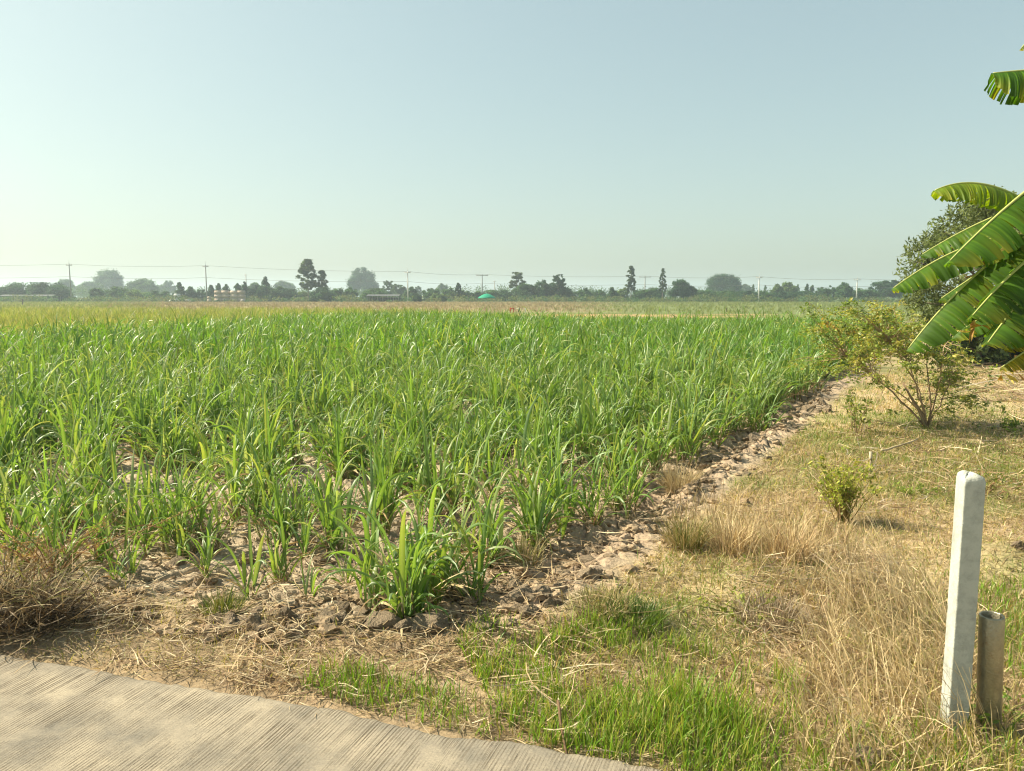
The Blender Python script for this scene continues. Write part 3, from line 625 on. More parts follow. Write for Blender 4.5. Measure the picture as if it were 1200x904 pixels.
def weedtwigs(px, py, h, n, cols, label, seed, spread=.15, leaf=None, name='dry_weed', cat='weed', ls=.012, nl=0, stemcol=(.3, .17, .08)):
    rg = np.random.default_rng(seed); c = G(px, py); z = float(ground_z(c[:1], c[1:2])[0])
    t = thing(name, label, cat, (c[0], c[1], z)); st = MB(); lf = MB()
    for k in range(n):
        a = rg.random() * 6.28; r = spread * .5 * rg.random(); hh = h * rg.uniform(.55, 1.05); la = rg.normal(0, spread * 1.2, 2)
        P = np.array([[r * math.cos(a), r * math.sin(a), -.02], [r * math.cos(a) + la[0] * .4, r * math.sin(a) + la[1] * .4, hh * .5], [r * math.cos(a) + la[0], r * math.sin(a) + la[1], hh]])
        V, Q, T = tube(P, [.004, .003, .0015], 4); st.add(V, Q, T, np.array(stemcol) * rg.uniform(.7, 1.4))
        for s_ in range(int(rg.integers(3, 7))):
            tt = rg.uniform(.3, .95); p0 = P[0] * (1 - tt) ** 2 + 2 * P[1] * tt * (1 - tt) + P[2] * tt * tt; d = rg.normal(0, .5, 3); d[2] = abs(d[2]) + .5
            p1 = p0 + d * h * .2 * (1.1 - tt); V, Q, T = tube([p0, p1], [.002, .001], 3, False); st.add(V, Q, None, np.array(stemcol) * rg.uniform(.7, 1.5))
            if nl:
                u = rg.random((nl, 1)); lf.add(*_s(leafquads(p0 + (p1 - p0) * u + rg.normal(0, ls * .4, (nl, 3)), ls, rg, mixcol(cols, nl, rg), asp=.4)))
    st.build('stem', M_bark, t)
    if nl: lf.build('foliage', M_grass, t)
    return t
weedtwigs(58, 690, .36, 26, [(.42, .30, .16), (.34, .22, .11)], 'reddish brown dry weed with fine twigs behind the dead brush', 51, .22, ls=.013, nl=9, stemcol=(.34, .2, .10))
weedtwigs(12, 690, .32, 18, [(.45, .34, .19), (.38, .30, .14)], 'pale feathery dry weed at the picture edge behind the dead brush', 52, .2, ls=.012, nl=9, stemcol=(.4, .3, .16))
weedtwigs(988, 612, .50, 50, [(.34, .38, .06), (.24, .31, .05), (.42, .40, .09)], 'bushy yellow green weed alone on the verge behind the post', 53, .11, name='weed_plant', ls=.03, nl=9, stemcol=(.28, .22, .08))
weedtwigs(1068, 582, .10, 7, [(.26, .33, .06), (.2, .28, .05)], 'tiny fresh green weed between bushy weed and post', 54, .09, name='weed_plant', ls=.03, nl=4, stemcol=(.2, .22, .06))
weedtwigs(1152, 582, .24, 9, [(.16, .20, .05), (.28, .22, .08)], 'thin reddish stemmed seedling behind the top of the post', 55, .12, name='weed_plant', ls=.035, nl=3, stemcol=(.25, .14, .08))
weedtwigs(1003, 512, .50, 12, [(.17, .22, .05), (.24, .26, .06)], 'young sapling with dull green leaves beside the shrub trunk', 56, .24, name='sapling', cat='sapling', ls=.06, nl=4, stemcol=(.25, .18, .1))
weedtwigs(868, 728, .10, 10, [(.3, .33, .06), (.24, .3, .05)], 'small yellowish weed at the top edge of the fresh grass', 57, .12, name='weed_plant', ls=.022, nl=4, stemcol=(.24, .24, .07))
weedtwigs(1172, 845, .11, 7, [(.14, .22, .04), (.2, .28, .06)], 'leafy green weed at the foot of the metal pipe', 58, .08, name='weed_plant', ls=.03, nl=4, stemcol=(.18, .2, .06))
weedtwigs(1180, 505, .12, 9, [(.14, .2, .04), (.2, .26, .06)], 'low green weed on bare earth under the banana leaves', 59, .3, name='weed_plant', ls=.05, nl=5, stemcol=(.2, .2, .07))
weedtwigs(1113, 420, .9, 14, [(.14, .18, .05), (.2, .2, .06)], 'thin leafless stems standing beyond the shrub on bare earth', 60, .25, name='weed_plant', ls=.05, nl=1, stemcol=(.3, .22, .15))

# ------------------------------------------------------------------ clods
def clodmesh(rg, col):
    import bmesh
    bm = bmesh.new(); bmesh.ops.create_icosphere(bm, subdivisions=4, radius=1.0)
    V = np.array([v.co[:] for v in bm.verts]); T = np.array([[v.index for v in f.verts] for f in bm.faces]); bm.free()
    r = np.ones(len(V)) * 1.0
    for k in range(13):                                        # broken faces
        d = rg.normal(size=3); d /= np.linalg.norm(d); h = rg.uniform(.42, .8); s = V @ d
        r = np.minimum(r, np.where(s > 0, h / np.maximum(s, 1e-3), 9))
    V = V * r[:, None]
    q = fbm(V[:, 0] * 2.5 + V[:, 2] * 1.7 + rg.random() * 50, V[:, 1] * 2.5 - V[:, 2], 1, 4, int(rg.integers(99)))
    q2 = fbm(V[:, 0] * 8 + V[:, 2] * 6, V[:, 1] * 8 - V[:, 2] * 5, 1, 3, int(rg.integers(99)))
    V = V * (1 + .12 * q + .13 * q2)[:, None]
    return MB().add(V, None, T, np.asarray(col) * rg.uniform(.85, 1.15))
clod_me = [clodmesh(np.random.default_rng(400 + k), (.40, .31, .21)).mesh('clod', M_soil, False) for k in range(8)]
rg = np.random.default_rng(61); clod_extra = [(px, 742 + rg.normal(0, 7) - abs(px - 430) * .02) for px in np.linspace(250, 650, 56)]
CL = [(446, 742, .085, 'largest grey brown clod at the field corner, below the arching cane'), (503, 746, .095, 'broad broken clod beside the largest one at the field corner'),
      (545, 736, .07, 'clod between the broad broken one and the slim pale cane'), (382, 742, .07, 'rounded clod by the straw, next along from the largest'),
      (330, 738, .06, 'low clod near the dark green rushy tuft'), (605, 686, .08, 'dark brown clod under the thin tan tussock'),
      (688, 688, .085, 'pinkish clod on the ploughed corner close to the verge'), (655, 668, .06, 'upturned clod behind the pinkish one on the ploughed corner'),
      (566, 722, .05, 'small clod at the foot of the slim pale cane'), (420, 728, .05, 'small clod behind the rounded one at the field front'),
      (632, 640, .055, 'grey clod beneath the leaning cane'), (205, 664, .07, 'upright cracked clod beside the short stiff cane shoot'),
      (1190, 668, .055, 'pale earth lump with a dark hollow beyond the pipe'), (1010, 895, .07, 'flat tan stone sunk in dry grass before the post')]
for k, (px, py, s, lab) in enumerate(CL):
    p = G(px, py); s = s * (1.0 if py > 700 and px < 700 else 1.0); z = float(ground_z(p[:1], p[1:2])[0]); o = link('stone' if 'stone' in lab else 'soil_clod', clod_me[k % 8]); o.location = (p[0], p[1], z + (.18 if px < 1100 else .05) * s)
    o.scale = (s * rg.uniform(.9, 1.4), s * rg.uniform(.8, 1.1), s * rg.uniform(.6, .9)); o.rotation_euler = (rg.normal(0, .3), rg.normal(0, .3), rg.random() * 6.28)
    tag(o, lab, 'stone' if 'stone' in lab else 'clod')
for k in range(70):                                            # clods turned up along the ploughed edge
    s_ = rg.random() ** 1.3 * 10.5; off = rg.normal(-.22, .17); p = E0 + RU * s_ + RN * off
    s = rg.uniform(.03, .085) * (1 + .06 * s_); z = float(ground_z(p[:1], p[1:2])[0]); o = link('soil_clod', clod_me[rg.integers(8)]); o.location = (p[0], p[1], z + .0 * s)
    o.scale = (s * rg.uniform(.9, 1.4), s, s * rg.uniform(.5, .9)); o.rotation_euler = (rg.normal(0, .4), rg.normal(0, .4), rg.random() * 6.28)
    tag(o, 'small brown clod turned up in the ploughed strip between cane and verge', 'clod', 'clods along the ploughed strip')
for (px, py) in clod_extra:
    p = G(px + rg.normal(0, 6), py - abs(rg.normal(0, 9))); s = rg.uniform(.03, .075); z = float(ground_z(p[:1], p[1:2])[0]); o = link('soil_clod', clod_me[rg.integers(8)]); o.location = (p[0], p[1], z + .0 * s)
    o.scale = (s * rg.uniform(.9, 1.5), s, s * rg.uniform(.6, 1.0)); o.rotation_euler = (rg.normal(0, .5), rg.normal(0, .5), rg.random() * 6.28)
    tag(o, 'small clod in the crumbling lip of the field above the straw', 'clod', 'clods along the field lip')
mb = MB(); rv = [np.array([v.co[:] for v in clod_me[k].vertices]) for k in range(1)]
import bmesh
bm = bmesh.new(); bmesh.ops.create_icosphere(bm, subdivisions=2, radius=1.0); v0 = np.array([v.co[:] for v in bm.verts]); t0 = np.array([[v.index for v in f.verts] for f in bm.faces]); bm.free()
cr = np.concatenate([scatter(poly([(60, 700), (300, 700), (600, 640), (700, 620), (680, 700), (590, 765), (300, 765), (60, 720)]), 260, rg), scatter(poly([(-40, 680), (60, 620), (500, 590), (700, 600), (300, 700)]), 45, rg), (E0 + RU * (rg.random((900, 1)) ** 1.2 * 11) + RN * rg.normal(-.25, .22, (900, 1)))])
for p in cr:
    s = .006 + .034 * rg.random() ** 2; z = float(ground_z(p[:1], p[1:2])[0])
    mb.add(v0 * (1 + .25 * rg.normal(size=(len(v0), 1))).clip(.5, 1.4) * s * np.array([1.2, 1, .7]) + np.array([p[0], p[1], z + s * .3]), None, t0, np.array([.37, .275, .175]) * rg.uniform(.7, 1.2))
tag(mb.build('soil_crumbs', M_soil, smooth=False), 'loose crumbs of dry soil strewn along the field edge', 'soil', None, 'stuff')

# ------------------------------------------------------------------ concrete post and pipe, stakes, stick
def concmat(name, base, rough, metal=0., rust=None):
    m, nt, out = newmat(name); L = nt.links; tc = nd(nt, 'ShaderNodeTexCoord')
    n1 = nd(nt, 'ShaderNodeTexNoise', Scale=6., Detail=8., Roughness=.65); n2 = nd(nt, 'ShaderNodeTexNoise', Scale=120., Detail=4.)
    for n in (n1, n2): L.new(tc.outputs['Object'], n.inputs['Vector'])
    ra = nd(nt, 'ShaderNodeValToRGB'); ns = nd(nt, 'ShaderNodeTexNoise', Scale=22., Detail=6., Roughness=.7); L.new(tc.outputs['Object'], ns.inputs['Vector']); av = nd(nt, 'ShaderNodeMath', operation='MULTIPLY_ADD'); L.new(ns.outputs['Fac'], av.inputs[0]); av.inputs[1].default_value = .5; hv = nd(nt, 'ShaderNodeMath', operation='MULTIPLY'); L.new(n1.outputs['Fac'], hv.inputs[0]); hv.inputs[1].default_value = .5; L.new(hv.outputs[0], av.inputs[2]); L.new(av.outputs[0], ra.inputs['Fac']); e = ra.color_ramp.elements
    e[0].position = .38; e[0].color = tuple(np.array(base) * .62) + (1,); e[1].position = .54; e[1].color = tuple(base) + (1,)
    if rust is not None:
        k = ra.color_ramp.elements.new(.64); k.color = tuple(rust) + (1,)
    p = nd(nt, 'ShaderNodeBsdfPrincipled', Roughness=rough, Metallic=metal); L.new(ra.outputs['Color'], p.inputs['Base Color'])
    bp = nd(nt, 'ShaderNodeBump', Strength=.6, Distance=.004); L.new(n2.outputs['Fac'], bp.inputs['Height']); L.new(bp.outputs[0], p.inputs['Normal']); L.new(p.outputs[0], out.inputs['Surface'])
    return m
def post():
    c = G(1117, 857); Hh = .985; w = .072; K = 60; m = 10; rg = np.random.default_rng(71)
    # rounded square section
    sec = []
    for q in range(4):
        a0 = q * math.pi / 2
        for a in (0, .5, 1):
            r = .004; th = a0 + a * math.pi / 2; cx, cy = (w / 2 - r) * math.copysign(1, math.cos(a0 + math.pi / 4)), (w / 2 - r) * math.copysign(1, math.sin(a0 + math.pi / 4)); sec.append((cx + r * math.cos(th), cy + r * math.sin(th)))
        a1 = a0 + math.pi / 2
    sec = np.array(sec); # subdivide sides
    S2 = []
    for k in range(len(sec)):
        a, b = sec[k], sec[(k + 1) % len(sec)]; n = 8 if np.linalg.norm(b - a) > .05 else 1
        for j in range(n): S2.append(a + (b - a) * j / n)
    S2 = np.array(S2); n = len(S2); zs = np.linspace(-.12, Hh - .035, K); V = []
    for z in zs:
        nz = fbm(S2[:, 0] * 18 + 5, S2[:, 1] * 18 + z * 25, 1, 3, 3); corner = (np.abs(S2).min(1) > w / 2 - .012)
        s = 1 - .012 * np.maximum(0, nz)[:, None] * (1 + 7 * corner[:, None] * (vnoise(S2[:, 0] * 9, S2[:, 1] * 9 + z * 22, 5) > .55)[:, None] * .6)
        V.append(np.concatenate([S2 * s, np.full((n, 1), z)], 1))
    for (sh, dz) in ((.97, .006), (.90, .018), (.55, .026), (.15, .028)):
        Z = Hh - .035 + dz + .020 * fbm(S2[:, 0] * 40, S2[:, 1] * 40, 1, 3, 6) * (1 if sh < .95 else .4) - .03 * np.maximum(0, (S2[:, 0] - .02) / w) * 1.3
        V.append(np.stack([S2[:, 0] * sh - .012 * (1 - sh), S2[:, 1] * sh, Z], 1))
    V = np.concatenate(V); KK = len(V) // n
    i = np.arange(KK - 1)[:, None] * n; j = np.arange(n)[None]; j2 = (j + 1) % n
    mb = MB().add(np.concatenate([V, [[-.012, 0, Hh - .012]]]), np.stack([i + j, i + j2, i + n + j2, i + n + j], -1).reshape(-1, 4), [(KK * n, (KK - 1) * n + k, (KK - 1) * n + (k + 1) % n) for k in range(n)])
    o = mb.build('concrete_post', concmat('cast_concrete', (.43, .44, .385), .85)); o.location = (c[0], c[1], 0); o.rotation_euler = (0, 0, R(-7))
    tag(o, 'pale grey square concrete post with chipped top standing in dry grass', 'post')
post()
def pipe():
    c = G(1158, 856); Hh = .45; r = .041; th = np.arange(32) / 32 * 2 * math.pi; V = []
    prof = [(r, -.12), (r, Hh * .3), (r, Hh * .7), (r, Hh - .004), (r - .002, Hh), (r - .006, Hh), (r - .008, Hh - .004), (r - .008, Hh * .5), (r - .008, -.1)]
    for (q, z) in prof: V.append(np.stack([q * np.cos(th), q * np.sin(th), np.full(32, z)], 1))
    V = np.concatenate(V); K = len(prof); i = np.arange(K - 1)[:, None] * 32; j = np.arange(32)[None]; j2 = (j + 1) % 32
    o = MB().add(V, np.stack([i + j, i + j2, i + 32 + j2, i + 32 + j], -1).reshape(-1, 4)).build('metal_pipe', concmat('dull_metal', (.34, .31, .22), .40, .7, (.20, .125, .065)))
    o.location = (c[0], c[1], 0); o.rotation_euler = (R(1), R(-3.0), 0)
    tag(o, 'short open grey brown pipe standing upright beside the concrete post', 'pipe')
pipe()
def stick(pa, pb, r, label, name, col, Ya=None, up=.0):
    A, B = np.asarray(pa, float), np.asarray(pb, float); t = np.linspace(0, 1, 7)[:, None]; rg = np.random.default_rng(int(abs(A[0] * 1000)))
    P = A + (B - A) * t + rg.normal(0, r * .4, (7, 3)); V, Q, T = tube(P, r * np.linspace(1, .75, 7), 7)
    return tag(MB().add(V, Q, T, col).build(name, M_bark), label, 'stick' if name == 'stick' else 'stake')
a = G(653, 852); b = G(664, 892); stick((a[0], a[1], .10), (b[0], b[1], .02), .006, 'broken brown stick poking out of the grass by the road', 'stick', (.14, .09, .05))
a = G(1020, 556); stick((a[0], a[1], -.05), (a[0], a[1], .20), .018, 'short pale stake with dark foot before the shrub', 'wooden_stake', (.42, .36, .25))
a = G(1032, 532); b = G(1075, 520); stick((a[0], a[1], .03), (b[0], b[1], .05), .012, 'pale dead branch lying below the shrub', 'stick', (.45, .36, .22))
a = G(905, 470 + 40); 
# ------------------------------------------------------------------ banana plant
def banana():
    bc = AT(1335, 470, 5.7); base = np.array([bc[0], bc[1], 0])
    t = thing('banana_plant', 'banana plant with torn green leaves reaching in over bare earth', 'banana plant', base)
    V, Q, T = tube([(0, 0, -.1), (0, 0, .8), (.03, 0, 1.6), (.04, 0, 2.3)], [.13, .115, .1, .07], 14); MB().add(V, Q, T, (.22, .22, .09)).build('trunk', M_bark, t)
    crown = base + np.array([.04, 0, 2.25])
    rg = np.random.default_rng(81)
    LV = [ ((1245, 262, 5.8), (1190, 290, 5.8), (1100, 352, 5.85), .2, 60, 55, (.06, .14, .018)), ((1255, 330, 5.6), (1200, 340, 5.6), (1130, 385, 5.6), .2, 60, 55, (.065, .15, .018)), ((1262, 240, 5.3), (1215, 215, 5.3), (1160, 262, 5.25), .16, 75, 35, (.18, .28, .035)),
      # base px,D ; control px,D ; tip px,D ; half width ; droop near, droop far ; colour
      ((1222, 250, 5.3), (1150, 196, 5.2), (1094, 224, 5.2), .185, 70, 35, (.20, .30, .035)),
      ((1250, 190, 5.2), (1180, 236, 5.0), (1111, 308, 4.9), .235, 62, 50, (.075, .17, .018)),
      ((1225, 275, 5.4), (1140, 268, 5.4), (1044, 340, 5.4), .185, 62, 60, (.085, .185, .022)),
      ((1230, 235, 5.6), (1160, 248, 5.6), (1078, 300, 5.7), .15, 55, 50, (.085, .18, .02)),
      ((1240, 255, 5.4), (1138, 310, 5.3), (1062, 412, 5.25), .215, 58, 65, (.075, .165, .018)),
      ((1250, 270, 5.2), (1190, 310, 5.1), (1138, 372, 5.0), .24, 60, 55, (.075, .16, .018)),
      ((1250, 300, 5.1), (1205, 335, 5.0), (1156, 404, 4.9), .23, 60, 50, (.07, .155, .018)),
      ((1235, 325, 5.8), (1170, 335, 5.8), (1114, 398, 5.8), .17, 60, 55, (.06, .14, .018)),
      ((1260, 345, 5.2), (1215, 370, 5.2), (1176, 410, 5.2), .14, 60, 55, (.075, .15, .02)),
      ((1270, 375, 5.0), (1225, 395, 5.0), (1172, 432, 5.0), .13, 58, 55, (.15, .17, .03)),
      ((1290, 78, 5.0), (1225, 80, 5.0), (1162, 86, 5.0), .23, 80, 60, (.06, .15, .018)),
      ((1290, 0, 5.2), (1230, 15, 5.2), (1196, 58, 5.2), .08, 60, 60, (.09, .15, .03)),
      ((1300, 210, 6.0), (1260, 120, 5.8), (1215, 180, 5.6), .22, 60, 55, (.08, .17, .02)),
      ((1420, 180, 5.6), (1500, 120, 5.6), (1580, 260, 5.4), .24, 55, 55, (.08, .17, .02)),
      ((1400, 150, 6.0), (1460, 40, 6.6), (1500, 160, 7.2), .24, 55, 55, (.08, .17, .02)),
      ((1360, 160, 5.2), (1380, 80, 4.7), (1420, 220, 4.3), .24, 55, 55, (.08, .17, .02)),
    ]
    for (b_, c_, t_, W, dn, df, col) in LV:
        B, Cc, Tp = AT(*b_), AT(*c_), AT(*t_); S = 110
        tt = np.linspace(0, 1, S + 1)[:, None]; P = B * (1 - tt) ** 2 + 2 * Cc * tt * (1 - tt) + Tp * tt ** 2 - base
        tan = np.gradient(P, axis=0); tan /= np.linalg.norm(tan, axis=1)[:, None]
        toc = np.array([0, 0, CAM_H]) - (P + base); toc /= np.linalg.norm(toc, axis=1)[:, None]
        hz = np.cross(tan, np.array([0, 0, 1.])); hz /= np.linalg.norm(hz, axis=1)[:, None]
        if (hz[S // 2] * np.array([-.3, -1, 0])).sum() < 0: hz = -hz
        up = np.cross(tan, hz); up = np.where(up[:, 2:] < 0, -up, up)
        wprof = 1.14 * W * np.clip(np.minimum(1, .55 + 1.6 * tt[:, 0]), 0, 1) * np.clip(1 - tt[:, 0] ** 5, 0, 1) ** .55
        lf = MB(); vein = 1 + .13 * rg.normal(size=S + 1).clip(-2, 2)
        for side, droop in ((1, dn), (-1, df)):
            k = 0
            while k < S:
                g = int(rg.integers(2, 8)) if rg.random() < .8 else int(rg.integers(8, 16)); k2 = min(S, k + g); M = 6
                dj = R(droop + rg.normal(0, 4.5)); wj = rg.uniform(.95, 1.02); sl = rg.normal(.16, .025); hj = rg.random(); pts_ = []; cc = []
                tear = rg.uniform(.2, 1.0) * (.35 if dn >= 75 else 1); tq = rg.uniform(.12, .7)
                cj = np.array(col) * rg.uniform(.75, 1.3); tipc = cj * (.85 if rg.random() < .85 else 1.0) + (np.array([.2, .14, .02]) * (rg.random() < .3))
                for a in range(k, k2 + 1):
                    f = (a - k) / max(1, k2 - k); q = np.linspace(0, 1, M + 1)[:, None]
                    ang = dj * (.35 + .75 * q ** .8); wv = wprof[a] * wj
                    squeeze = (f - .5) * -.26 * np.clip((q - tq) / (1 - tq), 0, 1) * (np.linalg.norm(P[k2] - P[k])) * tear
                    dirv = side * hz[a] * np.cos(ang) - up[a] * np.sin(ang)
                    # integrate along the vein so that it curves down
                    step = np.concatenate([np.zeros((1, 3)), np.cumsum((dirv[1:] + dirv[:-1]) / 2 * wv / M, 0)])
                    rip = .006 * math.sin(a * 2.4 + side) * q + .010 * math.sin(a * .9 + hj * 6) * q * q
                    pt = P[a] + step + tan[a] * (sl * wv * q ** 1.3 + squeeze) + np.cross(dirv, tan[a]) * rip
                    pts_.append(pt); cc.append((cj * (1 - q ** 2) + tipc * q ** 2) * vein[a] * (1.0 if k < a < k2 else np.array([1.6, 1.35, 1.1])))  # tear edges yellowed: dried margins, plus light glowing through the slits painted in
                Vv = np.concatenate(pts_); n1 = k2 - k; i = np.arange(n1)[:, None] * (M + 1) + np.arange(M)[None]
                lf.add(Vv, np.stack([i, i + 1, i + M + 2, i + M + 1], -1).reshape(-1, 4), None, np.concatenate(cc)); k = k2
        if W > .1 or True:
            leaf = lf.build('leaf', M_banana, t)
            pet = np.concatenate([np.array([crown - base + np.array([0, 0, -.1 + .2 * rg.random()])]), P[::4]])
            V, Q, T = tube(pet, np.concatenate([[.026], np.linspace(.014, .004, len(pet) - 1)]), 6); MB().add(V, Q, T, (.40, .43, .13)).build('midrib', M_stalk, leaf)
    # withered leaf hanging inside
    rg = np.random.default_rng(82)
    for (px, py, n) in ((1140, 372, 26), (1158, 322, 10), (1185, 432, 12)):
        p = AT(px, py, 5.35) - base; b = np.repeat(p[None], n, 0) + rg.normal(0, .05, (n, 3))
        dl = MB().add(*_s(strips(b, rg.random(n) * 6.28, rg.uniform(.8, 2.4, n), rg.normal(.5, .8, n), rg.uniform(.08, .2, n), rg.uniform(.015, .04, n), 5, 1, mixcol([(.48, .28, .05), (.42, .24, .08), (.52, .42, .1)], n, rg), None, rg.normal(0, 2, n))))
        tag(dl.build('dead_leaf', M_dry, t), 'withered orange brown leaf shreds')
banana()

# ------------------------------------------------------------------ shrub
def shrub():
    rg = np.random.default_rng(91); c = G(1086, 500); z = float(ground_z(c[:1], c[1:2])[0]); Y = c[1]
    base = np.array([c[0], c[1], z]); t = thing('shrub', 'thin many branched shrub with yellowing leaves leaning over the field edge', 'shrub', base)
    tr = [np.array(p) for p in ((0, 0, -.05), (-.06, 0, .16), (-.20, .02, .36), (-.30, .05, .55))]
    st = MB(); V, Q, T = tube(tr, [.024, .019, .015, .010], 7); st.add(V, Q, T, (.30, .21, .13))
    V, Q, T = tube([tr[0], (.03, -.02, .2), (-.02, -.05, .45), (.0, .1, .8)], [.017, .013, .010, .006], 6); st.add(V, Q, T, (.30, .21, .13)); st.build('trunk', M_bark, t)
    br, lf = MB(), MB(); cols = [(.27, .32, .07), (.34, .35, .09), (.20, .27, .06), (.38, .34, .09), (.16, .22, .05)]
    ends = []; limbs = []
    for (px, py, dy) in ((1000, 420, .2), (1035, 400, -.2), (1065, 395, .3), (1090, 405, -.3), (1018, 445, -.3), (1120, 440, .1)):
        e_ = AT(px, py, Y) - base; e_[1] += dy; m = e_ * .45 + np.array([.10, 0, .06]) + rg.normal(0, .03, 3); q = np.linspace(0, 1, 9)[:, None]
        Lm = 2 * m * q * (1 - q) + e_ * q * q + rg.normal(0, .008, (9, 3)); Lm[0] = (0, 0, -.02); limbs.append(Lm)
        V, Q, T = tube(Lm, np.linspace(.014, .005, 9), 5); br.add(V, Q, T, np.array([.33, .24, .15]) * rg.uniform(.8, 1.2))
    for k in range(170):
        u = rg.random()
        if u < .8:
            px = rg.normal(1022, 42); py = rg.normal(392, 26) + abs(px - 1030) * .10 * (1 if rg.random() < .6 else -.2)
        else: px, py = rg.normal(1112, 22), rg.normal(440, 25)
        p = AT(np.clip(px, 955, 1150), np.clip(py, 354, 452 if u < .8 else 480), Y) - base; p[1] += rg.normal(0, .45); cand = np.concatenate([l[3:] for l in limbs]); dd = np.linalg.norm(cand - p, axis=1) + rg.random(len(cand)) * .35; s = cand[np.argmin(dd)]
        m = (s + p) / 2 + np.array([rg.normal(0, .08), rg.normal(0, .08), .06 + rg.normal(0, .06)]); q = np.linspace(0, 1, 7)[:, None]
        P = s * (1 - q) ** 2 + 2 * m * q * (1 - q) + p * q * q + rg.normal(0, .012, (7, 3)); P[0] = s
        V, Q, T = tube(P, np.linspace(.0055, .002, 7), 4, False); br.add(V, Q, None, np.array([.33, .24, .15]) * rg.uniform(.8, 1.2)); ends.append(P)
    for P in ends:
        cbase = cols[rg.integers(5)]; org = rg.random() < .05
        for k in range(8):
            f = rg.uniform(.62, 1.0); x_ = f * 6; i0 = min(5, int(x_)); p = P[i0] + (P[i0 + 1] - P[i0]) * (x_ - i0)
            d = rg.normal(size=3); d[2] *= .4; d /= np.linalg.norm(d); n = 11; u = np.linspace(.1, 1, n)[:, None]
            L_ = rg.uniform(.10, .2); Q_ = p + d * L_ * u + np.array([0, 0, -.06]) * u ** 2 + rg.normal(0, .010, (n, 3))
            cc = mixcol([(.50, .30, .05), (.52, .38, .08)] if org else [cbase, cols[rg.integers(5)]], n, rg)
            lf.add(*_s(leafquads(Q_, .042, rg, cc, .12, .45, .5)))
    br.build('branch', M_bark, t); lf.build('foliage', M_grass, t)
shrub()

# ------------------------------------------------------------------ trees
def tree(px, top, width, Y, kind, label, seed, group=None, name='tree', base_py=None, col=(.055, .085, .03), leaf=None, dens=1.0):
    rg = np.random.default_rng(seed); A = AT(px, top, Y); H = A[2]; w = width / 900 * Y * (1.35 if kind == 'bush' else 1.5 if kind == 'spire' else 1.1); x0 = A[0]
    t = thing(name, label, 'tree', (x0, Y, 0), 0, group)
    leaf = leaf or (.34 * max(1, Y / 260)); C = []; wd = w / 2
    if kind == 'column':     # tall eucalyptus: open stacked clumps on a bare trunk
        n = int(120 * dens)
        f = np.concatenate([rg.uniform(.30, 1, n - 4), [.97, .93, .3, .4]]); env = np.interp(f, [.25, .45, .7, .9, 1], [.75, 1, .85, .55, .12]) * wd
        a = rg.random(n) * 6.28; r = env * np.sqrt(rg.random(n)); C = np.stack([r * np.cos(a), r * np.sin(a), f * H], 1); cr = wd * rg.uniform(.10, .26, n)
    elif kind == 'dome':
        n = int(90 * dens); u = rg.normal(size=(n, 3)); u /= np.linalg.norm(u, axis=1)[:, None]; u[:, 2] = np.abs(u[:, 2]); r = rg.uniform(.55, 1, n) ** .6
        C = u * r[:, None] * np.array([wd * .86, wd * .86, H * .62]) + np.array([0, 0, H * .32]); C[::4, 2] *= .5; cr = wd * rg.uniform(.11, .27, n); cr = np.minimum(cr, np.maximum(.2, (H - C[:, 2])) + wd * .05)
    elif kind == 'bush':
        n = int(60 * dens); a = rg.random(n) * 6.28; r = wd * np.sqrt(rg.random(n)) * .85; f = rg.uniform(.1, 1, n) * np.sqrt(np.clip(1 - (r / wd) ** 2, .1, 1)); C = np.stack([r * np.cos(a), r * np.sin(a), f * H * .92], 1); cr = wd * rg.uniform(.12, .30, n)
    elif kind == 'spire':
        n = int(40 * dens); f = rg.uniform(.05, 1, n); f[0] = .98; r = wd * (1.02 - f ** 1.3) * rg.random(n) ** .5; a = rg.random(n) * 6.28; C = np.stack([r * np.cos(a), r * np.sin(a), f * H * .96], 1); cr = wd * (.14 + .26 * (1 - f) ** .7) * rg.uniform(.7, 1.3, n)
    else:                    # layered: flat storeys of branches
        n = int(70 * dens); lay = np.array([.96, .83, .70, .56, .40]); wl = np.array([.62, .85, 1, .95, .8])
        k = rg.integers(0, 5, n); a = rg.random(n) * 6.28; r = wd * wl[k] * np.sqrt(rg.random(n)); C = np.stack([r * np.cos(a), r * np.sin(a), H * lay[k] - .4 * r * rg.random(n) + rg.normal(0, .03 * H, n)], 1); cr = wd * rg.uniform(.14, .28, n); cr[k == 0] *= .7
    flat = .55 if kind == 'layered' else .85
    tr, cw = MB(), MB()
    K = 5; zz_ = np.linspace(-.2, H * (.93 if kind in ('column', 'spire') else .6), K); P = np.stack([rg.normal(0, w * .012, K), rg.normal(0, w * .012, K), zz_], 1)
    r0 = max(.10, H * .016); V, Q, T = tube(P, np.linspace(r0, r0 * .3, K), 7); tr.add(V, Q, T, (.22, .19, .15))
    for k in rg.choice(len(C), min(len(C), 12), False):
        z0 = min(C[k][2] * .75, zz_[-1]); s = np.array([0, 0, z0]); m = (s + C[k]) / 2 + np.array([0, 0, .05 * H])
        V, Q, T = tube([s, m, C[k]], [r0 * .35, r0 * .25, r0 * .1], 4, False); tr.add(V, Q, None, (.2, .17, .13))
    tr.build('trunk', M_bark, t)
    for k in range(len(C)):
        m = int(np.clip(62 * (cr[k] / leaf) ** 1.5, 30, 900)); u = rg.normal(size=(m, 3)); u /= np.linalg.norm(u, axis=1)[:, None]
        p = C[k] + u * (cr[k] * np.abs(rg.normal(.62, .34, (m, 1)))) * np.array([1, 1, flat]); p[:, 2] = np.maximum(p[:, 2], .1)
        p[:, 2] = np.where(p[:, 2] > H, 2 * H - p[:, 2], p[:, 2])
        cj = np.array(col) * rg.uniform(.6, 1.6)
        cw.add(*_s(leafquads(p, leaf, rg, cj, .18, .75, .2)))
    cw.build('crown', M_tree, t)
    return t
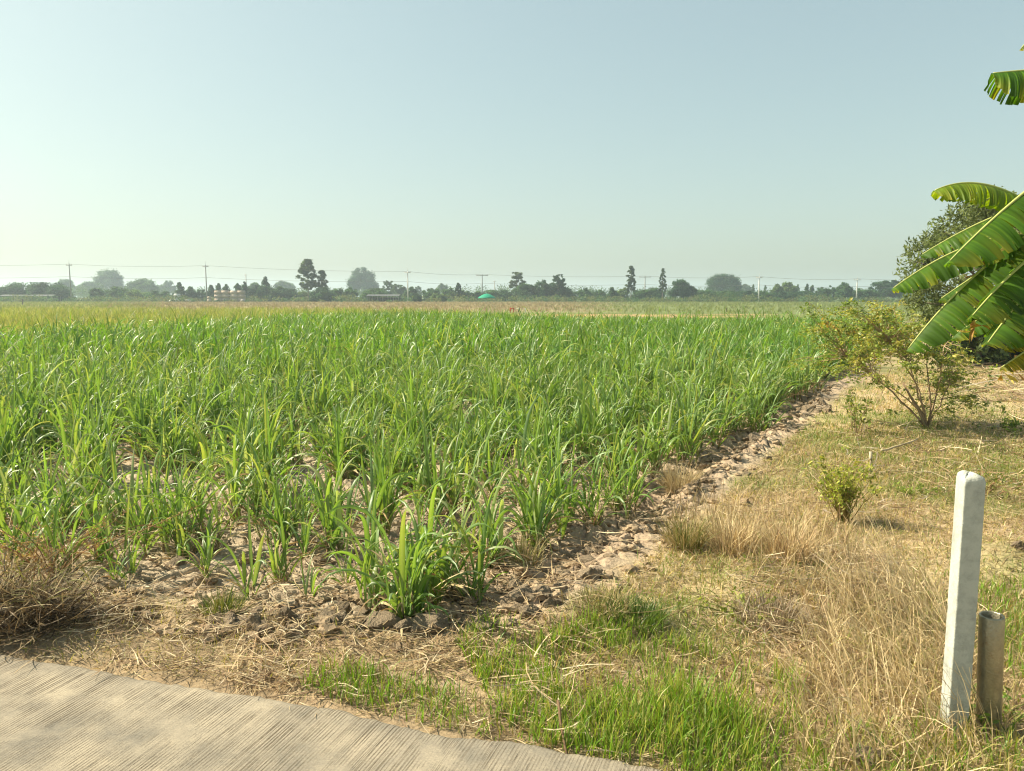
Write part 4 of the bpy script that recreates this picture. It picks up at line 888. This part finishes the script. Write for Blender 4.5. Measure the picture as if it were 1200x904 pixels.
DK = (.034, .072, .036); MD = (.055, .105, .046); LT = (.10, .145, .06); FA = (.065, .105, .06)
TR = [  # px, top, width, distance, kind, colour, label
 (76, 326, 21, 430, 'dome', FA, 'hazy round tree directly behind the first pole on the left'),
 (101, 330, 24, 450, 'dome', FA, 'hazy flat topped tree between the first pole and the big hazy oval tree'),
 (126, 314, 36, 460, 'dome', FA, 'big hazy oval tree with light gaps between first and second poles'),
 (165, 326, 36, 360, 'dome', FA, 'hazy green dome tree next to the big hazy oval tree'),
 (197, 327, 17, 470, 'dome', FA, 'hazy blocky tree behind the small white stack'),
 (184, 334, 16, 470, 'dome', FA, 'low hazy tree between the green dome tree and the blocky one'),
 (333, 329, 26, 430, 'dome', FA, 'hazy domed tree peeping over the dark grove by the bale stacks'),
 (424, 313, 36, 440, 'dome', DK, 'huge solid blue grey tree, dense and lopsided, on the horizon'),
 (518, 332, 16, 400, 'dome', FA, 'hazy domed tree between two poles over the middle treeline'),
 (490, 334, 9, 360, 'dome', FA, 'little hazy round tree just beside the white middle pole'),
 (849, 321, 40, 330, 'dome', DK, 'broad umbrella shaped tree with sky gaps rising over the hedge'),
 (872, 333, 20, 430, 'dome', FA, 'hazy tree tucked at the side of the broad umbrella shaped tree'),
 (1, 334, 18, 235, 'bush', MD, 'dark bushy tree cut by the left picture edge'),
 (25, 331, 36, 230, 'bush', DK, 'dark wide bushy tree behind the low grey roofed shed'),
 (57, 331, 40, 228, 'bush', DK, 'dark wide bushy tree just before the first pole'),
 (113, 336, 15, 225, 'bush', MD, 'compact dark bush in front of the big hazy oval tree'),
 (138, 336, 26, 228, 'bush', MD, 'loose green bush under the big hazy oval tree'),
 (160, 340, 22, 225, 'bush', LT, 'pale green bush before the hazy dome tree'),
 (185, 341, 22, 222, 'bush', MD, 'low dull bush before the low hazy tree'),
 (210, 331, 12, 224, 'spire', DK, 'dark pointed tree right behind the small white stack'),
 (223, 336, 12, 226, 'spire', MD, 'pointed tree between the white stack and the second pole'),
 (234, 337, 11, 228, 'bush', MD, 'low round tree touching the second pole on its near side'),
 (247, 334, 11, 224, 'spire', DK, 'pointed dark tree just past the second pole'),
 (256, 332, 10, 226, 'spire', DK, 'slim pointed tree between second pole and bale stacks'),
 (265, 333, 12, 226, 'spire', MD, 'pointed tree rising behind the nearer bale stack'),
 (278, 332, 13, 226, 'spire', DK, 'pointed tree rising between both bale stacks'),
 (287, 330, 13, 222, 'spire', DK, 'dark taller pointed tree at the end of the bale stacks'),
 (297, 331, 18, 300, 'dome', MD, 'paler dome tree behind the small far pole'),
 (311, 324, 12, 226, 'spire', DK, 'tall dark spire of the grove past the bale stacks'),
 (306, 333, 24, 222, 'bush', DK, 'dark broad tree at the start of the grove past the bales'),
 (325, 335, 26, 220, 'bush', DK, 'dark broad tree in the middle of the grove past the bales'),
 (340, 339, 24, 222, 'bush', DK, 'low dark tree ending the grove past the bales'),
 (360, 304, 21, 215, 'column', (.05, .075, .035), 'tallest eucalyptus with open clumps, left one of the close pair'),
 (377, 317, 12, 216, 'column', (.05, .075, .035), 'shorter eucalyptus of the close pair, beside the tallest'),
 (354, 342, 18, 222, 'bush', LT, 'pale bush at the foot of the tallest eucalyptus'),
 (379, 337, 26, 205, 'bush', DK, 'dark dense bush under the shorter eucalyptus'),
 (396, 338, 20, 222, 'bush', MD, 'green bush between the eucalyptus pair and the huge blue tree'),
 (411, 335, 14, 220, 'bush', MD, 'upright bush at the near side of the huge blue tree'),
 (438, 338, 26, 226, 'bush', MD, 'green tree clump just under the huge blue tree'),
 (455, 329, 14, 290, 'layered', FA, 'feathery pale tree past the huge blue tree'),
 (467, 333, 16, 280, 'layered', FA, 'second feathery tree, close before the white middle pole'),
 (482, 336, 13, 226, 'bush', MD, 'green bush on the far side of the white middle pole'),
 (489, 344, 9, 196, 'bush', DK, 'small dark ball shaped bush near the white middle pole'),
 (505, 336, 18, 226, 'bush', MD, 'green spreading tree between white pole and hazy dome'),
 (513, 343, 14, 205, 'bush', LT, 'pale yellow green bush low before the hazy dome'),
 (527, 335, 15, 226, 'bush', MD, 'upright green tree next to the slim round headed one'),
 (537, 332, 7, 224, 'column', DK, 'slim tree with a round head before the wooden crossarm pole'),
 (545, 338, 14, 226, 'bush', MD, 'bushy green tree beside the slim round headed one'),
 (558, 341, 18, 228, 'bush', MD, 'low green tree behind the umbrella, at the crossarm pole'),
 (576, 340, 22, 226, 'bush', MD, 'low green tree behind the umbrella, past the crossarm pole'),
 (594, 340, 18, 226, 'bush', DK, 'low dark tree between umbrella and flat topped tree'),
 (606, 319, 17, 240, 'layered', (.075, .10, .05), 'pale flat topped tree with tiered branches, left of the big dark grove'),
 (615, 331, 26, 226, 'dome', MD, 'rounded tree at the foot of the flat topped tree'),
 (636, 328, 26, 226, 'dome', DK, 'dark rounded tree in the middle of the big grove'),
 (654, 322, 18, 224, 'layered', DK, 'dark tiered tree, highest of the big grove, at its far end'),
 (652, 333, 26, 228, 'bush', DK, 'dark bulk of tree below the tiered one'),
 (668, 338, 14, 226, 'bush', MD, 'first even plantation tree after the big grove'),
 (685, 337, 15, 226, 'bush', MD, 'taller plantation tree past the big grove'),
 (702, 339, 16, 226, 'bush', MD, 'rounded plantation tree midway between grove and tall thin tree'),
 (717, 337, 12, 226, 'spire', MD, 'pointed plantation tree before the tall thin tree'),
 (729, 336, 13, 228, 'bush', LT, 'paler plantation tree beside the tall thin tree'),
 (740, 312, 11, 222, 'column', (.055, .08, .04), 'tall thin eucalyptus beside the short grey pole, nearer to the grove'),
 (750, 338, 16, 226, 'bush', MD, 'green tree at the foot of the short grey pole'),
 (766, 336, 18, 228, 'bush', MD, 'green tree between the two tall thin eucalyptus'),
 (777, 315, 8, 222, 'column', (.055, .08, .04), 'tall thin eucalyptus standing past the short grey pole'),
 (797, 327, 24, 224, 'dome', DK, 'dark full crowned tree beside the second thin eucalyptus'),
 (809, 335, 16, 224, 'bush', DK, 'lower dark tree joined to the full crowned one'),
 (829, 340, 26, 222, 'bush', MD, 'hedge tree at the start of the broad umbrella tree'),
 (850, 341, 28, 222, 'bush', MD, 'hedge tree under the middle of the broad umbrella tree'),
 (872, 341, 24, 222, 'bush', DK, 'dark hedge tree under the side of the broad umbrella tree'),
 (883, 333, 5, 300, 'spire', FA, 'small hazy spire just before the white pole over the hedge'),
 (897, 334, 5, 300, 'spire', FA, 'small hazy spire just after the white pole over the hedge'),
 (893, 341, 20, 224, 'bush', MD, 'hedge tree behind the white pole'),
 (912, 332, 14, 250, 'dome', LT, 'pale feathery tree past the white pole'),
 (924, 330, 22, 255, 'dome', LT, 'larger pale feathery tree past the white pole'),
 (935, 333, 5, 260, 'spire', MD, 'first thin spire after the pale feathery trees'),
 (946, 332, 6, 260, 'spire', MD, 'taller thin spire after the pale feathery trees'),
 (952, 334, 8, 262, 'spire', MD, 'wide spire after the pale feathery trees'),
 (962, 336, 12, 255, 'dome', MD, 'small dome tree after the row of thin spires'),
 (915, 342, 26, 224, 'bush', DK, 'dark hedge tree under the pale feathery trees'),
 (940, 342, 26, 224, 'bush', DK, 'dark hedge tree under the row of thin spires'),
 (972, 334, 14, 235, 'bush', DK, 'dark upright tree between the spires and the last pole'),
 (990, 331, 20, 228, 'dome', MD, 'full green tree just before the last pole'),
 (1006, 338, 18, 226, 'bush', MD, 'low green tree behind the last pole'),
 (1020, 339, 18, 226, 'bush', MD, 'low green tree after the last pole'),
 (1042, 329, 36, 240, 'layered', DK, 'spreading tiered tree half hidden by the banana leaf tip'),
 (1075, 335, 30, 235, 'bush', MD, 'bushy tree hidden mostly behind the banana leaves'),
]
for k, (px, top, w, Y, kind, col, lab) in enumerate(TR): tree(px, top, w, Y, kind, lab, 1000 + k, 'trees of the distant treeline', col=col)
# trees outside the frame on both sides
for k in range(10): tree(-40 - k * 30, 332 + k % 3 * 3, 34, 228, 'bush', 'dark bushy tree further along the treeline beyond the first pole', 1200 + k, 'trees of the distant treeline', col=DK)
# the tree behind the banana
def neartree():
    rg = np.random.default_rng(95); Y = 19.; A = AT(1166, 200, Y); H = A[2]
    t = thing('leafy_tree', 'dense dull green tree standing behind the banana leaves', 'tree', (A[0], Y, 0))
    tr, cw = MB(), MB(); wd = 93 / 900 * Y
    V, Q, T = tube([(0, 0, -.2), (.05, 0, .8), (0, .1, 1.8), (.1, 0, 3.2)], [.16, .13, .10, .05], 8); tr.add(V, Q, T, (.2, .16, .12))
    n = 190; u = rg.normal(size=(n, 3)); u /= np.linalg.norm(u, axis=1)[:, None]; r = rg.uniform(.35, 1, n) ** .5
    C = u * r[:, None] * np.array([wd, wd, H * .5]) * .93 + np.array([0, 0, H * .46]); C[:, 2] = C[:, 2].clip(.3)
    for k in range(60):
        s = np.array([0, 0, min(C[k][2] * .7, 3.)]); V, Q, T = tube([s, (s + C[k]) / 2 + np.array([0, 0, .1]), C[k]], [.04, .025, .008], 4, False); tr.add(V, Q, None, (.2, .16, .12))
    for k in range(n):
        m = int(rg.integers(110, 190)); q = rg.normal(size=(m, 3)); q /= np.linalg.norm(q, axis=1)[:, None]
        p = C[k] + q * (rg.uniform(.22, .42) * rg.random((m, 1)) ** .5)
        cw.add(*_s(leafquads(p, .12, rg, np.array((.125, .15, .06)) * rg.uniform(.75, 1.35), .15, .32, .1, .5)))
    tr.build('trunk', M_bark, t); cw.build('crown', M_tree, t)
neartree()
tree(1150, 372, 46, 18.2, 'bush', 'low dark bush at the foot of the tree behind the banana', 1301, col=(.09, .12, .045), leaf=.13)
tree(1195, 366, 46, 18.4, 'bush', 'low bush at the picture edge behind the lowest banana leaves', 1302, col=(.09, .12, .045), leaf=.13)
tree(1112, 376, 26, 17.8, 'bush', 'small dark bush between shrub and banana leaf tip', 1303, col=(.08, .11, .04), leaf=.12)
# scrub at the foot of the treeline
rg = np.random.default_rng(97); mb = MB()
n = 1300; pxx = rg.uniform(-420, 1500, n); Yy = rg.uniform(196, 222, n); hh = rg.uniform(.6, 2.4, n) * (.6 + .6 * vnoise(pxx * .03, pxx * 0, 4)) * np.where((np.abs(pxx - 262) < 36) & (Yy < 210) | (np.abs(pxx - 451) < 22) & (Yy < 206), .3, 1)
for k in range(n):
    x0 = (pxx[k] - 600) / 900 * Yy[k]; m = 55; q = rg.normal(size=(m, 3)); q /= np.linalg.norm(q, axis=1)[:, None]
    p = np.array([x0, Yy[k], hh[k] * .45]) + q * rg.random((m, 1)) ** .4 * np.array([hh[k] * 1.1, hh[k], hh[k] * .55]); p[:, 2] = p[:, 2].clip(.03)
    mb.add(*_s(leafquads(p, .38, rg, np.array(MD if rg.random() < .5 else (.115, .125, .055)) * rg.uniform(.8, 1.3), .18, .6)))
tag(mb.build('undergrowth', M_tree), 'low scrub along the foot of the treeline', 'scrub', None, 'stuff')

n = 900; mb = MB(); pxx = rg.uniform(-450, 1500, n); Yy = rg.uniform(300, 400, n); hh = 3.4 + 3.6 * vnoise(pxx * .022, pxx * 0, 14) * rg.uniform(.5, 1, n)
for k in range(n):
    m = 70; q = rg.normal(size=(m, 3)); q /= np.linalg.norm(q, axis=1)[:, None]; f = rg.random((m, 1)) ** .4
    p = np.array([(pxx[k] - 600) / 900 * Yy[k], Yy[k], hh[k] * .5]) + q * f * np.array([2.2, 2, hh[k] * .55]); p[:, 2] = p[:, 2].clip(.05)
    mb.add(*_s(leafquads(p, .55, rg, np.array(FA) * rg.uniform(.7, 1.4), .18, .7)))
tag(mb.build('distant_woods', M_tree), 'hazy belt of woods far behind the treeline', 'woods', None, 'stuff')
# ------------------------------------------------------------------ poles, wires, distant objects
GREY = (.42, .41, .38)
POLES = [(80.5, 304, 213, 1, 'dark slim utility pole, first from the left, before hazy trees', (.25, .24, .22)), (240.5, 306, 213, 1, 'dark slim utility pole standing between white stack and bale stacks', (.25, .24, .22)),
 (477.5, 314, 203, 1, 'white utility pole in the middle, between huge blue tree and umbrella', (.6, .59, .55)), (565, 322, 232, 2, 'utility pole with wide dark crossarm above the umbrella', (.25, .24, .22)),
 (756, 324, 232, 2, 'short grey utility pole between the two tall thin eucalyptus', (.3, .29, .27)), (890, 321, 203, 1, 'white utility pole next to the broad umbrella shaped tree', (.6, .59, .55)), (1005, 324, 203, 1, 'pale utility pole behind the shrub top, last of the line', (.55, .54, .5))]
tops = []
for (px, top, Y, kind, lab, col) in POLES:
    A = AT(px, top, Y); H = A[2]; t = thing('utility_pole', lab, 'utility pole', (A[0], Y, 0), 0, 'utility poles along the treeline')
    V, Q, T = tube([(0, 0, -.3), (0, 0, H * .5), (0, 0, H * (.9 if kind == 1 else 1))], [.20, .16, .12], 8); MB().add(V, Q, T, col).build('shaft', M_plain, t)
    za = H * (.86 if kind == 1 else .97); cw_ = 1.0 if kind == 1 else 2.2
    ca = MB().add(*box((0, 0, za), (cw_ * 1.6, .14, .16)), None, np.array(col) * .8).build('crossarm', M_plain, t)
    for s in (-1, 0, 1):
        V, Q, T = tube([(s * cw_ * .7, 0, za + .08), (s * cw_ * .7, 0, za + .22), (s * cw_ * .7, 0, za + .36)], [.05, .07, .03], 6); MB().add(V, Q, T, (.35, .3, .25)).build('insulator', M_plain, ca)
    if kind == 1:
        V, Q, T = tube([(0, 0, H * .9), (.03, 0, H)], [.045, .02], 5); MB().add(V, Q, T, col).build('spike', M_plain, t)
    tops.append((A[0], Y, za, H))
for (px, top, Y, lab) in ((288, 321, 300, 'small faint pole peeping over the trees behind the bale stacks'), (579.5, 329, 300, 'small faint pole just past the wide crossarm pole')):
    A = AT(px, top, Y); t = thing('utility_pole', lab, 'utility pole', (A[0], Y, 0), 0, 'utility poles along the treeline'); V, Q, T = tube([(0, 0, -.3), (0, 0, A[2])], [.2, .15], 7); MB().add(V, Q, T, GREY).build('shaft', M_plain, t)
    MB().add(*box((0, 0, A[2] * .95), (1.2, .14, .16)), None, GREY).build('crossarm', M_plain, t)
LN = ['running in from the left to the first pole', 'between the first two dark poles', 'from the second dark pole to the white middle pole', 'from the white middle pole to the wide crossarm pole', 'from the wide crossarm pole to the short grey pole', 'from the short grey pole to the white pole by the umbrella tree', 'between the white pole by the umbrella tree and the last pole', 'running on from the last pole behind the banana leaves']
ext = [(AT(-160, 330, 213)[0], 213, tops[0][2], tops[0][3])] + tops + [(AT(1180, 330, 203)[0], 203, tops[-1][2], tops[-1][3])]
for k in range(len(ext) - 1):
    for lev, f in (('upper', 1.0), ('lower', .66)):
        a, b = ext[k], ext[k + 1]; q = np.linspace(0, 1, 13)[:, None]; A = np.array([a[0], a[1], a[2] * f + .3]); B = np.array([b[0], b[1], b[2] * f + .3])
        P = A + (B - A) * q; P[:, 2] -= .45 * 4 * q[:, 0] * (1 - q[:, 0]); V, Q, T = tube(P, .028, 4)
        tag(MB().add(V, Q, T, (.12, .12, .12)).build('power_line', M_plain), lev + ' power line ' + LN[k], 'cable', 'power lines along the treeline')

def umbrella():
    Y = 160.; A = AT(570.5, 344.2, Y); B = AT(570.5, 349.3, Y); r = 10.2 / 900 * Y
    t = thing('umbrella', 'green open umbrella standing in the dry field before the treeline', 'umbrella', (A[0], Y, 0)); zt, zb = A[2], B[2]
    n = 16; V = [(0, 0, zt)]; 
    prof = [(.3, .86), (.6, .6), (.85, .28), (1, .02), (1, -.12), (.97, -.12), (.8, .2), (.4, .6)]
    for (q, zf) in prof:
        for k in range(n):
            th = k / n * 2 * math.pi; sc_ = 1 - .03 * (k % 2); V.append((r * q * sc_ * math.cos(th), r * q * sc_ * math.sin(th), zb + (zt - zb) * zf))
    T = [(0, 1 + k, 1 + (k + 1) % n) for k in range(n)]; Q = []
    for j in range(len(prof) - 1):
        for k in range(n): Q.append((1 + j * n + k, 1 + (j + 1) * n + k, 1 + (j + 1) * n + (k + 1) % n, 1 + j * n + (k + 1) % n))
    MB().add(V, Q, T, (.008, .26, .15)).build('canopy', M_plain, t)
    V, Q, T = tube([(0, 0, -.2), (0, 0, zt + .1)], .035, 7); MB().add(V, Q, T, (.4, .4, .38)).build('pole', M_plain, t)
umbrella()
def stool():
    p = G(600, 367); t = thing('stool', 'small bright red stool at the far edge of the sugarcane', 'stool', p)
    MB().add(*box((0, 0, .44), (.40, .36, .07)), None, (.55, .045, .03)).build('seat', M_plain, t)
    for sx in (-1, 1):
        for sy in (-1, 1): MB().add(*box((sx * .16, sy * .14, .2), (.085, .07, .42)), None, (.5, .04, .03)).build('leg', M_plain, t)
stool()
def stake(px, py, top, r, col, lab):
    p = G(px, py); A = AT(px, top, p[1]); stick((p[0], p[1], -.1), (p[0] + .02, p[1], A[2]), r, lab, 'wooden_stake', col)
stake(615.5, 366.5, 361, .05, (.75, .73, .68), 'white stake in the dry field a little past the red stool')
stake(608, 366, 361.5, .09, (.06, .06, .05), 'dark stump like stake between red stool and white stake')
stake(26.5, 357.5, 350, .10, (.10, .09, .08), 'dark post standing alone before the low grey roofed shed')
stake(851, 366, 361, .07, (.12, .13, .07), 'dark stalk standing in the grey green field')

def bale(x, y, z, s, lab, col=(.42, .33, .25)):
    import bmesh
    bm = bmesh.new(); bmesh.ops.create_cube(bm, size=1.0); bmesh.ops.scale(bm, vec=s, verts=bm.verts); bmesh.ops.bevel(bm, geom=bm.edges[:], offset=.13, segments=3, affect='EDGES'); bmesh.ops.triangulate(bm, faces=bm.faces[:])
    V = np.array([v.co[:] for v in bm.verts]); T = np.array([[v.index for v in f.verts] for f in bm.faces]); bm.free(); rg = np.random.default_rng(int(abs(x * 37 + z * 91)) + 3)
    V = V * (1 + rg.normal(0, .015, (len(V), 1)))
    o = MB().add(V, None, T, np.array(col) * rg.uniform(.85, 1.2)).build('bale', M_plain); o.location = (x, y, z); o.rotation_euler = (0, 0, rg.normal(0, .03)); return tag(o, lab, 'bale', 'bales by the treeline')
Yb = 208.; u = Yb / 900; zb = AT(270, 340.5, Yb)[2]; bh = zb / 3
for st_, (xa, nm) in enumerate(((254, 'first'), (272.5, 'second'))):
    for row, rn in enumerate(('bottom', 'middle', 'top')):
        for k, kn in enumerate(('near its start', 'at its end')):
            xc = (xa + 4.3 + k * 8.3 - 600) * u; bale(xc, Yb, bh * (row + .5), (8.0 * u, 1.5, bh * .90), f'tan bale in the {rn} row of the {nm} stack from the left, {kn}')
for (px, w, z0, h, lab, col) in ((251, 3.2, 0, .8, 'single pale bale on the ground at the side of the first stack', (.5, .42, .33)), (251, 3.0, .8, .7, 'single tan bale on top of the pale one beside the first stack', (.42, .33, .25)), (290, 5, 0, .7, 'low grey bale lying past the second stack', (.33, .3, .27)),
        (213.5, 6.5, .1, 1.0, 'white wrapped bale at the bottom of the small white stack', (.62, .62, .6)), (214, 6.0, 1.1, 1.1, 'white wrapped bale on top of the small white stack', (.62, .62, .6)), (207.5, 4, 0, .6, 'low white wrapped bale lying before the small white stack', (.62, .62, .6)), (225, 8, 0, .7, 'long pale bale lying between the small white stack and the second pole', (.5, .47, .42))):
    bale((px - 600) * u, Yb - 2, z0 + h / 2, (w * u, 1.3, h * .96), lab, col)
def shed(pa, pb, ytop, Y, lab, rc, wall):
    xa, xb = (pa - 600) / 900 * Y, (pb - 600) / 900 * Y; H = AT(pa, ytop, Y)[2]; L_ = xb - xa; t = thing('shed', lab, 'shed', ((xa + xb) / 2, Y, 0))
    V = np.array([(-L_ / 2, -2.2, H - .35), (L_ / 2, -2.2, H - .35), (L_ / 2, 0, H), (-L_ / 2, 0, H), (L_ / 2, 2.2, H - .35), (-L_ / 2, 2.2, H - .35)]); V2 = V - np.array([0, 0, .09])
    Q = [(0, 1, 2, 3), (3, 2, 4, 5), (6, 9, 8, 7), (9, 11, 10, 8), (0, 6, 7, 1), (5, 4, 10, 11), (0, 3, 9, 6), (3, 5, 11, 9), (1, 7, 8, 2), (2, 8, 10, 4)]
    MB().add(np.concatenate([V, V2]), Q, None, rc).build('roof', M_plain, t, smooth=False)
    for k in range(7):
        for s in (-2, 2): MB().add(*box((-L_ / 2 + .2 + (L_ - .4) * k / 6, s, (H - .42) / 2), (.16, .16, H - .42)), None, (.25, .22, .19)).build('post', M_plain, t, smooth=False)
    MB().add(*box((0, 2.1, (H - .5) * .42), (L_ - .5, .08, (H - .5) * .8)), None, wall).build('wall', M_plain, t, smooth=False)
shed(432, 470, 345.3, 206, 'long low open shed with grey roof under the trees beside the white pole', (.11, .115, .115), (.10, .09, .08))
shed(8, 70, 345.5, 216, 'long low open shed with pale roof at the left end of the treeline', (.10, .105, .10), (.10, .09, .08))

# ------------------------------------------------------------------ haze, light, sky
m, nt, out = newmat('haze_air'); v = nd(nt, 'ShaderNodeVolumePrincipled'); v.inputs['Color'].default_value = (.72, .86, 1.0, 1); v.inputs['Density'].default_value = .00066; v.inputs['Anisotropy'].default_value = .3
nt.links.new(v.outputs[0], out.inputs['Volume'])
hz = MB().add(*box((0, 0, 13.5), (3400, 3400, 30.))).build('haze', m, smooth=False); tag(hz, kind='stuff')

SUN_AZ, SUN_EL = math.atan2(.25, -.97), R(42)
sd = bpy.data.lights.new('sun', 'SUN'); so = bpy.data.objects.new('sun', sd); COL.objects.link(so); sd.energy = 5.0; sd.angle = R(.6); sd.color = (1, .90, .70)
dv = Vector((math.cos(SUN_EL) * math.cos(SUN_AZ), math.cos(SUN_EL) * math.sin(SUN_AZ), math.sin(SUN_EL))); so.rotation_euler = dv.to_track_quat('Z', 'Y').to_euler()
w = bpy.data.worlds.new('World'); sc.world = w; w.use_nodes = True; nt = w.node_tree; nt.nodes.clear()
sky = nt.nodes.new('ShaderNodeTexSky'); sky.sky_type = 'NISHITA'; sky.sun_disc = False; sky.sun_elevation = SUN_EL; sky.sun_rotation = math.pi / 2 - SUN_AZ
sky.air_density = 1.0; sky.dust_density = 2.6; sky.ozone_density = 1.0; sky.altitude = 0
tint = nt.nodes.new('ShaderNodeVectorMath'); tint.operation = 'MULTIPLY'; tint.inputs[1].default_value = (1.065, 1.19, 1.045)
bg = nt.nodes.new('ShaderNodeBackground'); bg.inputs['Strength'].default_value = .142; wo = nt.nodes.new('ShaderNodeOutputWorld')
bw = nt.nodes.new('ShaderNodeRGBToBW'); gm = nt.nodes.new('ShaderNodeGamma'); gm.inputs['Gamma'].default_value = .55; ds = nt.nodes.new('ShaderNodeMix'); ds.data_type = 'RGBA'; ds.inputs[0].default_value = .06
nt.links.new(sky.outputs[0], gm.inputs[0]); nt.links.new(gm.outputs[0], bw.inputs[0]); nt.links.new(gm.outputs[0], ds.inputs[6]); nt.links.new(bw.outputs[0], ds.inputs[7]); nt.links.new(ds.outputs[2], tint.inputs[0]); nt.links.new(tint.outputs[0], bg.inputs[0]); nt.links.new(bg.outputs[0], wo.inputs[0])
vs = sc.view_settings; vs.view_transform = 'Standard'; vs.look = 'None'; vs.gamma = 1; vs.exposure = 1.06
sc.render.engine = 'CYCLES'; cy = sc.cycles; cy.max_bounces = 6; cy.diffuse_bounces = 3; cy.glossy_bounces = 2; cy.transmission_bounces = 4; cy.transparent_max_bounces = 6; cy.volume_bounces = 1
cy.use_denoising = True; cy.pixel_filter_type = 'BLACKMAN_HARRIS'; cy.filter_width = 1.15; cy.use_adaptive_sampling = True; cy.adaptive_threshold = .015; cy.sample_clamp_indirect = 8
